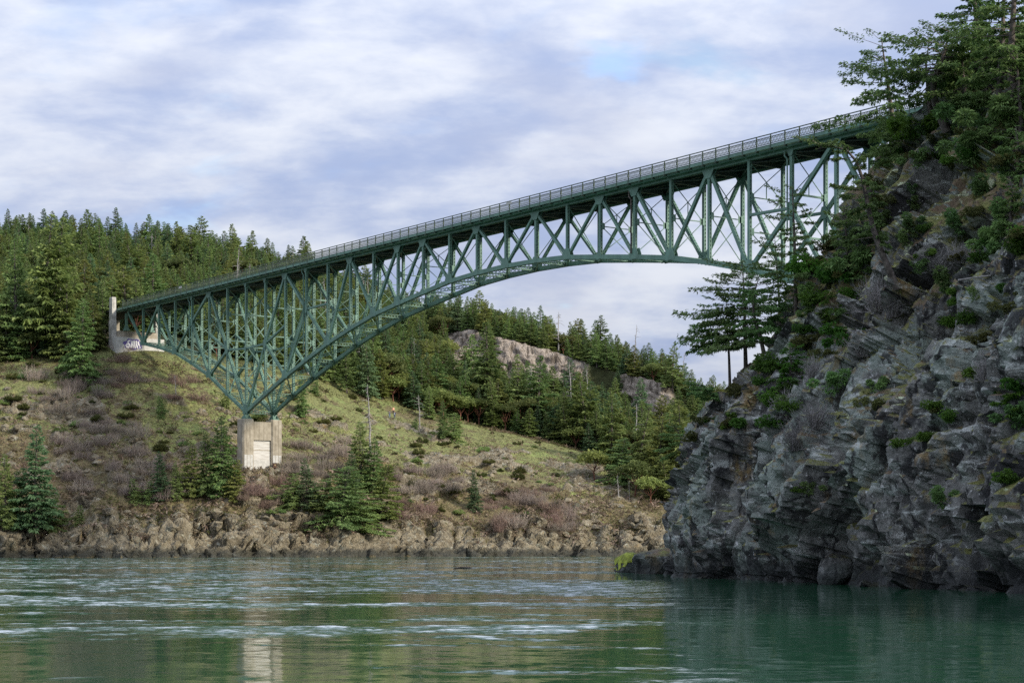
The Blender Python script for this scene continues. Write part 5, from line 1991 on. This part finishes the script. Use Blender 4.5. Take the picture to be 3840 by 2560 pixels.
cliff_tree('fir_tree', 'leftmost fir of the cliff shoulder with a bare pole-like trunk', (2738, 1420), [(2733, 1320), (2727, 1200), (2722, 1110)], 0.12, 0.48, 44, 2.6, 0.38, 0.19, 'near_fir', (PI, 0.45), 313, p=0.35, droop=0.45, **NF)
cliff_tree('fir_tree', 'low fir with a swept base on the cliff shoulder', (2870, 1300), [(2845, 1240), (2820, 1170), (2830, 1090), (2850, 1030)], 0.16, 0.25, 44, 2.8, 0.38, 0.18, 'near_fir', (0, 0.25), 314, p=0.4, **NF)
cliff_tree('fir_tree', 'small fir in the notch under the bent fir', (3180, 990), [(3178, 920), (3170, 850), (3165, 780)], 0.12, 0.08, 36, 1.5, 0.38, 0.17, 'near_fir', (PI, 0.25), 315, **NF)
cliff_tree('fir_tree', 'fir growing sideways from the dark rock under the bent fir', (3300, 890), [(3290, 830), (3270, 770), (3260, 690)], 0.12, 0.15, 30, 1.6, 0.38, 0.17, 'near_fir', (PI, 0.1), 316, **NF)
cliff_tree('fir_tree', 'drooping fir on the ledge under the swept fir', (2960, 1420), [(2965, 1360), (2960, 1300)], 0.10, 0.05, 40, 1.5, 0.34, 0.15, 'near_fern', (0, 0.2), 317, **NF)
cliff_tree('fir_tree', 'young fir at the right edge half way up the cliff', (3830, 1540), [(3830, 1480), (3826, 1420), (3824, 1390)], 0.08, 0.03, 40, 0.9, 0.28, 0.10, 'near_fern', (PI, 0.2), 318, **NF)
cliff_tree('fir_tree', 'fir with spreading boughs at the right edge below the cliff top', (3800, 860), [(3795, 800), (3790, 730), (3788, 660)], 0.10, 0.05, 34, 1.1, 0.34, 0.14, 'near_fir', (PI, 0.3), 319, **NF)
cliff_tree('fir_tree', 'second spreading fir high at the right edge', (3835, 640), [(3828, 580), (3820, 520), (3815, 470)], 0.10, 0.05, 34, 1.1, 0.34, 0.14, 'near_fir', (PI, 0.3), 320, **NF)
cliff_tree('fir_tree', 'small crooked fir on the silhouette low on the cliff nose', (2570, 1715), [(2562, 1660), (2545, 1620), (2520, 1590)], 0.08, 0.3, 22, 1.4, 0.34, 0.16, 'near_fir', (PI, 0.4), 321, **NF)
cliff_tree('fir_tree', 'wide low fir on the cliff edge above the crooked fir', (2690, 1480), [(2670, 1470), (2640, 1455), (2610, 1440)], 0.09, 0.2, 30, 1.4, 0.34, 0.15, 'near_fir', (PI, 0.5), 322, **NF)
cliff_tree('fir_tree', 'fir at the edge beneath the right end of the railing', (3400, 560), [(3390, 500), (3370, 460), (3350, 420)], 0.12, 0.05, 44, 2.0, 0.36, 0.16, 'near_fir', (PI, 0.4), 323, **NF)


def cliff_bush(seed, H, R, n, mt, leaf):
    rg = np.random.default_rng(seed)
    az = rg.random(n) * 2 * PI
    r = R * np.sqrt(rg.random(n))
    lc = rg.normal(size=(7, 3)) * np.array([R * 0.55, R * 0.55, H * 0.25]) + np.array([0, 0, H * 0.35])
    lr = R * (0.25 + 0.3 * rg.random(7))
    q = rg.integers(0, 7, n)
    d = rg.normal(size=(n, 3))
    d /= np.linalg.norm(d, axis=1)[:, None]
    P = lc[q] + d * (lr[q] * (0.4 + 0.7 * rg.random(n)))[:, None] * np.array([1, 1, 0.6])
    D = d + np.array([0, 0, 0.2]) + rg.normal(size=(n, 3)) * 0.4
    V, F, T = sprays(P, D, np.full(n, leaf), 0.17, rg, 3, 0.25, 0.7)
    return Proto('cliff_bush_%d' % seed, None, (V, F, T), None, M[mt], cn='foliage')


CB = [cliff_bush(401, 1.1, 1.3, 700, 'near_fern', 0.28), cliff_bush(402, 0.9, 1.5, 700, 'near_fern', 0.26), cliff_bush(403, 1.2, 1.4, 700, 'near_fir', 0.28),
      cliff_bush(404, 0.8, 1.2, 500, 'broom', 0.26)]
rg_c = np.random.default_rng(21)
BUSHES = [(3420, 480, 0, 1.2, 'bright green bush under the windswept fir'), (3500, 480, 1, 1.2, 'bright green bush at the foot of the curved trunk'), (3360, 520, 2, 1.3, 'dark bush hanging over the end of the deck'),
          (3620, 440, 2, 1.3, 'reddish-green bush right of the curved trunk'), (3690, 430, 2, 1.3, 'dark bush at the foot of the tall straight fir'), (3760, 450, 2, 1.3, 'dark bush on the brow at the upper right'),
          (3330, 600, 2, 1.1, 'dark bush on the cliff edge below the deck'), (3290, 700, 3, 1.0, 'olive bush on the cliff edge below the deck'),
          (3075, 1130, 0, 0.9, 'bright green bush on the steep mossy rib'), (3135, 1040, 0, 0.9, 'bright green bush above the steep mossy rib'), (3110, 1190, 1, 0.8, 'bright fern-like bush low on the mossy rib'),
          (2925, 1380, 0, 1.0, 'bright green bush under the cliff shoulder'), (3185, 1275, 0, 0.8, 'small bright bush in the dark chimney'), (2895, 1500, 1, 0.8, 'bright green bush on the ledge below the shoulder'),
          (2960, 1525, 1, 0.6, 'small bush right of the ledge bush'), (2760, 1470, 3, 0.9, 'olive bush on the shoulder edge'), (3220, 1000, 2, 1.1, 'dark green bush in the notch'),
          (3120, 900, 2, 1.0, 'dark bush on the rib behind the sparse fir'), (3060, 1010, 0, 1.0, 'green bush at the top of the mossy rib'), (3790, 1160, 3, 0.6, 'yellow-green bush near the right edge'),
          (3560, 620, 3, 0.7, 'olive bush on the pale lichened slab'), (3700, 720, 2, 0.8, 'dark bush on the slope right of the slab'), (3740, 900, 2, 0.8, 'dark bush on the slope at the right edge'),
          (3640, 560, 2, 1.0, 'dark bush above the slab'), (3480, 1640, 1, 0.5, 'green tuft beside the black hollow'), (3560, 1560, 1, 0.5, 'green tuft right of the black hollow'),
          (2640, 1580, 3, 0.6, 'olive tuft on the lower cliff edge'), (2610, 1640, 3, 0.6, 'mossy tuft on the silhouette of the nose'), (3010, 1290, 3, 0.9, 'olive bush among pale lichen'), (3700, 1280, 3, 0.7, 'olive cushion on the right slope')]
for px, py, k, s, lab in BUSHES:
    g = cliff_pick(px, py)
    if g is not None:
        plant('cliff_bush', CB[k], lab, 'bush', g - [0, 0, 0.1], rg_c.random() * 6.28, s, 'bushes on the near cliff')
for x0, x1, y0, y1, n, where in ((2990, 3200, 900, 1380, 20, 'on the steep mossy rib'), (3290, 3720, 470, 640, 16, 'along the cliff brow'), (3560, 3840, 560, 1300, 26, 'on the right-hand cliff slope'),
                                 (2640, 2980, 1330, 1620, 14, 'on the cliff shoulder'), (3000, 3840, 1300, 1900, 14, 'on the lower cliff face'), (3250, 3560, 700, 1100, 12, 'on the upper cliff face')):
    for i in range(n):
        g = cliff_pick(rg_c.uniform(x0, x1), rg_c.uniform(y0, y1))
        if g is None:
            continue
        k = int(rg_c.choice(4, p=[.2, .2, .25, .35]))
        lab = ['small bright bush ', 'small fern-like bush ', 'small dark bush ', 'small olive cushion '][k] + where
        plant('cliff_bush', CB[k], lab, 'bush', g - [0, 0, 0.08], rg_c.random() * 6.28, 0.25 + 0.45 * rg_c.random(), 'cliff bushes: ' + lab)
for px, py, s, lab in ((3290, 1160, 1.0, 'tall bare grey shrub in front of the dark chimney'), (3350, 1180, 0.8, 'bare grey shrub right of the tall grey one'), (2990, 1680, 0.9, 'leafless shrub in the gully of the cliff face'),
                       (3060, 1600, 0.8, 'leafless shrub above the gully shrub'), (2960, 1560, 0.8, 'bare twigs under the ledge bush'), (3700, 1420, 0.7, 'leafless shrub right of the black hollow'),
                       (3230, 1330, 0.7, 'bare brown shrub left of the hollow'), (3500, 1010, 0.7, 'bare shrub on the upper face'), (3600, 980, 0.6, 'bare shrub on the upper face near the right'),
                       (3050, 1420, 0.7, 'bare twigs beside the drooping fir')):
    g = cliff_pick(px, py)
    if g is not None:
        plant('bare_shrub', GREYB, lab, 'shrub', g - [0, 0, 0.1], rg_c.random() * 6.28, s * 0.75, 'leafless shrubs on the near cliff')
g = cliff_pick(3680, 1050)
if g is not None:
    b = MB()
    k = g[1] / FPX
    b.tube([(-1.2, 0.3, -0.1), (0, 0, 0.05), (1.0, -0.2, 0.15), (1.5, -0.25, 0.3)], [0.05, 0.045, 0.035, 0.015], 6)
    b.tube([(1.0, -0.2, 0.15), (1.2, -0.3, 0.55)], [0.03, 0.01], 5)
    b.tube([(0.3, -0.1, 0.1), (0.0, -0.4, 0.5)], [0.03, 0.01], 5)
    o = b.build('fallen_branch', M['deadwood'], None)
    o.location = Vector(g + np.array([0, -0.25, 0.1]))
    tag(o, 'bleached fallen branch lying on the upper right slope of the cliff', 'branch')


def cliff_tufts():
    rg = np.random.default_rng(12)
    me = bpy.data.objects['cliff'].data
    n = len(CF)
    cen = CV[CF].mean(1)
    e1, e2 = CV[CF[:, 2]] - CV[CF[:, 0]], CV[CF[:, 3]] - CV[CF[:, 1]]
    nn = np.cross(e1, e2)
    ar = np.linalg.norm(nn, axis=1)
    nn /= ar[:, None] + 1e-9
    nn[nn[:, 2] < 0] *= -1
    msk = sstep(nn[:, 2], 0.45, 0.8) * sstep(cen[:, 2], 4, 16) * sstep(fbm(cen * 0.35 + 3, 3), -0.1, 0.25) * (cen[:, 1] > 82)
    w_ = ar * msk
    idx = rg.choice(n, 15000, p=w_ / w_.sum())
    P = cen[idx] + rg.normal(size=(15000, 3)) * 0.05
    D = rg.normal(size=(15000, 3)) * 0.6 + np.array([-0.25, -0.15, 0.5])
    V, F, T = sprays(P, D, np.full(15000, 0.26), 0.16, rg, 3, 0.35, 0.9)
    return mesh_np('cliff_grass', V, F, [M['broom']], attrs={'tint': T})


tag(link('grass', cliff_tufts()), 'moss and short grass on the ledges of the near cliff', 'grass', kind='stuff')

# ---- boulders at the foot of the cliff
M['moss'] = plain('yellow_green_moss', (0.20, 0.23, 0.025), 0.9, 0.4, 3.0)
M['pale_rock'] = plain('bird_whitened_rock', (0.42, 0.42, 0.42), 0.9, 0.5, 1.6, 0.2, (0.10, 0.10, 0.10))


def boulder(px, py, Y, sc, seed, m, label, mossy=0.0, flat=0.7, rz=0.0):
    me_ = rock_mesh(seed, m, 9, flat)
    c = P3(px, py, Y)
    o = link('rock', me_, None, tuple(c), rz, sc)
    tag(o, label, 'rock', 'boulders at the cliff foot')
    if mossy:
        V = np.array([v.co[:] for v in me_.vertices])
        N = np.array([v.normal[:] for v in me_.vertices])
        F = np.array([list(p.vertices) for p in me_.polygons])
        keep = [f for f in F if N[f][:, 2].mean() > mossy + 0.25 * perlin(V[f].mean(0)[None] * 2.5)[0]]
        if keep:
            link('moss', mesh_np('moss', V + N * 0.02, np.array(keep), [M['moss']]), o)


boulder(2400, 2122, 151, (2.0, 2.6, 1.7), 501, M['cliff'], 'low ledge of rock with bright yellow moss at the tip of the cliff', 0.25)
boulder(2345, 2138, 154, (0.8, 1.2, 0.65), 502, M['cliff'], 'small mossy rock at the very tip beside the ledge', 0.45)
boulder(2462, 2115, 146, (1.7, 2.8, 2.1), 503, M['cliff'], 'dark rock between the mossy ledge and the cliff')
boulder(3135, 2145, 108.0, (0.95, 1.2, 1.25), 504, M['cliff'], 'rounded greenish boulder at the waterline near the cleft', 0, 1.0, 0.5)
boulder(3420, 2140, 98.5, (0.75, 0.8, 0.55), 505, M['pale_rock'], 'white-splashed boulder at the waterline of the cliff', 0, 0.8)

# ------------------------------------------------------------------ three people on the grassy spur
SKIN = plain('skin', (0.46, 0.28, 0.20), 0.6, 0.05)


def person(px, py, H, cols, label, pose, face):
    g = hill_pick(px, py)
    e = thing('person', label, 'person', g, face, 'people on the grassy spur')
    k = H / 1.75
    jk, tr, hair, shirt = cols
    vs = {'pelvis': (0, 0, 0.95, 0.15, 0.11), 'waist': (0, 0, 1.10, 0.14, 0.10), 'chest': (0, 0.01, 1.32, 0.17, 0.12), 'neck': (0, 0.0, 1.48, 0.06, 0.06),
          'head': (0, -0.02, 1.60, 0.085, 0.10), 'crown': (0, -0.01, 1.70, 0.07, 0.085)}
    ed = [('pelvis', 'waist'), ('waist', 'chest'), ('chest', 'neck'), ('neck', 'head'), ('head', 'crown')]
    for s, nm in ((-1, 'l'), (1, 'r')):
        vs['hip' + nm] = (0.095 * s, 0, 0.86, 0.095, 0.10)
        vs['knee' + nm] = (0.11 * s, -0.02, 0.48, 0.062, 0.065)
        vs['ank' + nm] = (0.12 * s, 0.02, 0.09, 0.045, 0.05)
        vs['toe' + nm] = (0.13 * s, -0.15, 0.04, 0.045, 0.035)
        vs['sh' + nm] = (0.185 * s, 0, 1.40, 0.065, 0.065)
        ex, ey, ez, wx, wy, wz = pose
        vs['el' + nm] = (s * ex, ey, ez, 0.045, 0.045)
        vs['wr' + nm] = (s * wx, wy, wz, 0.032, 0.032)
        ed += [('pelvis', 'hip' + nm), ('hip' + nm, 'knee' + nm), ('knee' + nm, 'ank' + nm), ('ank' + nm, 'toe' + nm), ('chest', 'sh' + nm), ('sh' + nm, 'el' + nm), ('el' + nm, 'wr' + nm)]
    names = list(vs)
    me_ = bpy.data.meshes.new('body')
    me_.from_pydata([tuple(q * k for q in vs[n][:3]) for n in names], [(names.index(a), names.index(b_)) for a, b_ in ed], [])
    o = bpy.data.objects.new('body', me_)
    COL.objects.link(o)
    md = o.modifiers.new('skin', 'SKIN')
    md.use_smooth_shade = True
    for i, n in enumerate(names):
        sv_ = me_.skin_vertices[0].data[i]
        sv_.radius = (vs[n][3] * k, vs[n][4] * k)
        sv_.use_root = n == 'pelvis'
    sb = o.modifiers.new('sub', 'SUBSURF')
    sb.levels = sb.render_levels = 1
    dg = bpy.context.evaluated_depsgraph_get()
    me2 = bpy.data.meshes.new_from_object(o.evaluated_get(dg))
    o.modifiers.clear()
    o.data = me2
    me2.materials.clear()
    for m in (SKIN, jk, tr, M['black']):
        me2.materials.append(m)
    for p in me2.polygons:
        c = p.center / k
        p.material_index = 0 if c.z > 1.46 else (3 if c.z < 0.10 else (2 if c.z < 0.93 else 1))
        if abs(c.x) > 0.2 and c.z < 1.45:
            p.material_index = 1
        p.use_smooth = True
    o.parent = e
    b = MB()
    b.obox((0, 0.01 * k, 1.72 * k), (0.075 * k, 0, 0), (0, 0.10 * k, 0), (0, 0, 0.045 * k))
    b.obox((0, 0.06 * k, 1.64 * k), (0.08 * k, 0, 0), (0, 0.05 * k, 0), (0, 0, 0.09 * k))
    b.build('hair', hair, e)
    b = MB()
    b.obox((0, -0.12 * k, 1.60 * k), (0.012 * k, 0, 0), (0, 0.02 * k, 0), (0, 0, 0.025 * k))
    b.build('nose', SKIN, e)
    ex, ey, ez, wx, wy, wz = pose
    for s in (-1, 1):
        b = MB()
        w_ = np.array([s * wx, wy, wz]) * k
        d = np.array([s * (wx - ex), wy - ey, wz - ez])
        d /= np.linalg.norm(d)
        side = np.cross(d, [0, 1, 0.2])
        side /= np.linalg.norm(side) + 1e-9
        b.bar(w_, w_ + d * 0.10 * k, side, 0.08 * k, 0.03 * k)
        for f_ in range(4):
            q = w_ + d * 0.095 * k + side * (f_ - 1.5) * 0.02 * k
            b.bar(q, q + d * (0.075 - 0.008 * abs(f_ - 1.3)) * k + np.array([0, -0.015, 0]) * k, side, 0.017 * k, 0.017 * k)
        b.bar(w_ + d * 0.02 * k + side * 0.04 * k, w_ + d * 0.07 * k + side * 0.075 * k, [0, 1, 0], 0.02 * k, 0.02 * k)
        b.build('hand', SKIN, e)
    if shirt is not None:
        b = MB()
        b.obox((0, -0.135 * k, 1.17 * k), (0.05 * k, 0, 0), (0, 0.02 * k, 0.004), (0, 0, 0.24 * k))
        b.build('shirt', shirt, e)
    return e


JN = plain('blue_jeans', (0.10, 0.15, 0.30), 0.9, 0.2)
JD = plain('dark_blue_jeans', (0.035, 0.06, 0.17), 0.9, 0.2)
HR = plain('dark_hair', (0.03, 0.02, 0.015), 0.8)
HB = plain('brown_hair', (0.16, 0.10, 0.06), 0.8)
GREYJ = plain('grey_jacket', (0.12, 0.12, 0.13), 0.9)
NAVY = plain('navy_jacket', (0.04, 0.06, 0.11), 0.9)
WHT = plain('white_shirt', (0.75, 0.76, 0.80), 0.8, 0.05)


def plaid():
    m, t = mat('orange_striped_shirt')
    p = t.new('ShaderNodeTexCoord').outputs['Object']
    s = t.new('ShaderNodeSeparateXYZ')
    t.set(s, 0, p)
    a = t.math('GREATER_THAN', t.math('FRACT', t.math('MULTIPLY', s.outputs[2], 7.0)), 0.5)
    b_ = t.math('GREATER_THAN', t.math('FRACT', t.math('MULTIPLY', s.outputs[0], 9.0)), 0.5)
    c = t.mix(t.math('MULTIPLY', t.math('ADD', a, b_), 0.5), (0.85, 0.62, 0.48), (0.85, 0.20, 0.07))
    return finish(m, t, c, 0.9)


person(1461, 1567, 1.70, (GREYJ, JN, HR, None), 'person in a grey jacket and light blue jeans on the grass, hands together', (0.26, -0.06, 1.14, 0.08, -0.20, 1.10), 0.3)
person(1475, 1552, 1.68, (plaid(), M['black'], HB, None), 'person in an orange and white checked shirt and dark trousers, standing behind the other two', (0.27, 0.02, 1.12, 0.27, -0.02, 0.88), 0.0)
person(1480, 1569, 1.68, (NAVY, JD, HB, WHT), 'person in an open navy jacket, white shirt and dark jeans on the grass', (0.26, 0.02, 1.12, 0.24, -0.05, 0.90), -0.2)

# ------------------------------------------------------------------ small things
# floating driftwood
b = MB()
b.tube([(-0.9, 0, 0.02), (-0.2, 0.1, 0.07), (0.5, 0.05, 0.05), (0.95, -0.1, 0.0)], [0.05, 0.08, 0.08, 0.04], 7)
b.tube([(0.1, 0.08, 0.06), (0.3, 0.2, 0.22)], [0.03, 0.012], 5)
o = b.build('driftwood_log', M['bark'], None)
o.location = (-4.55, 179, 0)
tag(o, 'dark driftwood log drifting in the channel', 'log')
b = MB()
b.tube([(0, 0, -0.1), (0.02, 0, 0.12), (0.0, 0, 0.3)], [0.04, 0.04, 0.02], 6)
o = b.build('driftwood_stick', M['bark'], None)
o.location = (-21.0, 166, 0)
tag(o, 'short dark stick poking up from the channel', 'stick')

# stone wall with a railing seen through the side span
pts = [hill_pick(px, 1238 - (px - 760) * 0.02) for px in np.linspace(762, 925, 15)]
pts = [q for q in pts if q is not None]
if len(pts) > 4:
    c0 = np.mean(pts, axis=0)
    wl = thing('stone_wall', 'row of pale boulders edging the car park behind the side span', 'wall', c0)
    for i, q in enumerate(pts):
        s = 0.42 + 0.2 * rg_c.random()
        link('stone', ROCKS[i % 6], wl, tuple(q - c0 + [0, 0, 0.25]), rg_c.random() * 6, (s, s, s))
    RED = plain('red_brown_rail', (0.16, 0.07, 0.055), 0.8)
    fc = thing('guard_fence', 'red-brown fence on top of the slope behind the boulder row', 'fence', c0)
    a_, z_ = pts[0], pts[-1]
    for k in range(9):
        q = a_ + (z_ - a_) * k / 8 + np.array([0, 1.5, 0.9])
        b = MB()
        b.obox(q, (0.06, 0, 0), (0, 0.06, 0), (0, 0, 0.9))
        b.build('post', RED, fc, c0)
    for h_ in (0.9, 1.3, 1.7):
        b = MB()
        b.bar(a_ + [0, 1.42, h_], z_ + [0, 1.42, h_], BU, 0.16, 0.05)
        b.build('rail', RED, fc, c0)

# rusty box at the pier foot
g = hill_pick(1030, 1752)
if g is not None:
    RU = plain('rusty_steel', (0.09, 0.05, 0.035), 0.9, 0.4)
    bx = thing('rusty_box', 'small dark rusty box with a pale round disc at the right foot of the pier', 'box', g)
    b = MB()
    b.obox((0, 0, 0.35), (0.32, 0.1, 0), (-0.1, 0.3, 0), (0, 0, 0.42))
    b.obox((0, 0, 0.80), (0.36, 0.11, 0), (-0.11, 0.34, 0), (0, 0, 0.03))
    b.build('case', RU, bx)
    b = MB()
    b.tube([(0.09, -0.32, 0.45), (0.11, -0.36, 0.45)], 0.15, 12)
    b.build('disc', plain('tan_disc', (0.40, 0.30, 0.16), 0.8), bx)

# ------------------------------------------------------------------ labels: tell look-alikes apart by their order in the view
ORD = ['first', 'second', 'third', 'fourth', 'fifth', 'sixth', 'seventh', 'eighth', 'ninth', 'tenth', 'eleventh', 'twelfth', 'thirteenth', 'fourteenth', 'fifteenth',
       'sixteenth', 'seventeenth', 'eighteenth', 'nineteenth', 'twentieth']
TENS = ['twenty', 'thirty', 'forty', 'fifty']
for k in range(4):
    ORD += [TENS[k] + '-' + ORD[j] for j in range(9)] + [['thirtieth', 'fortieth', 'fiftieth', 'sixtieth'][k]]
same = {}
for o in COL.objects:
    if o.parent is None and 'label' in o:
        same.setdefault(o['label'], []).append(o)
for lab, os_ in same.items():
    if 1 < len(os_) <= 60:
        os_.sort(key=lambda o: o.location.x / max(o.location.y, 1.0))
        for i, o in enumerate(os_):
            o['label'] = lab + ', ' + ORD[i] + ' from left'
for o in COL.objects:
    if o.parent is None and 'label' in o and len(o['label'].replace('-', ' ').split()) > 16:
        print('LONG', o['label'])
tri = 0
seen = set()
for o in COL.objects:
    if o.type == 'MESH' and o.data.name not in seen:
        seen.add(o.data.name)
        tri += sum(len(p.vertices) - 2 for p in o.data.polygons) if len(o.data.polygons) < 2000 else len(o.data.loops) - 2 * len(o.data.polygons)
print('TRIS', tri)
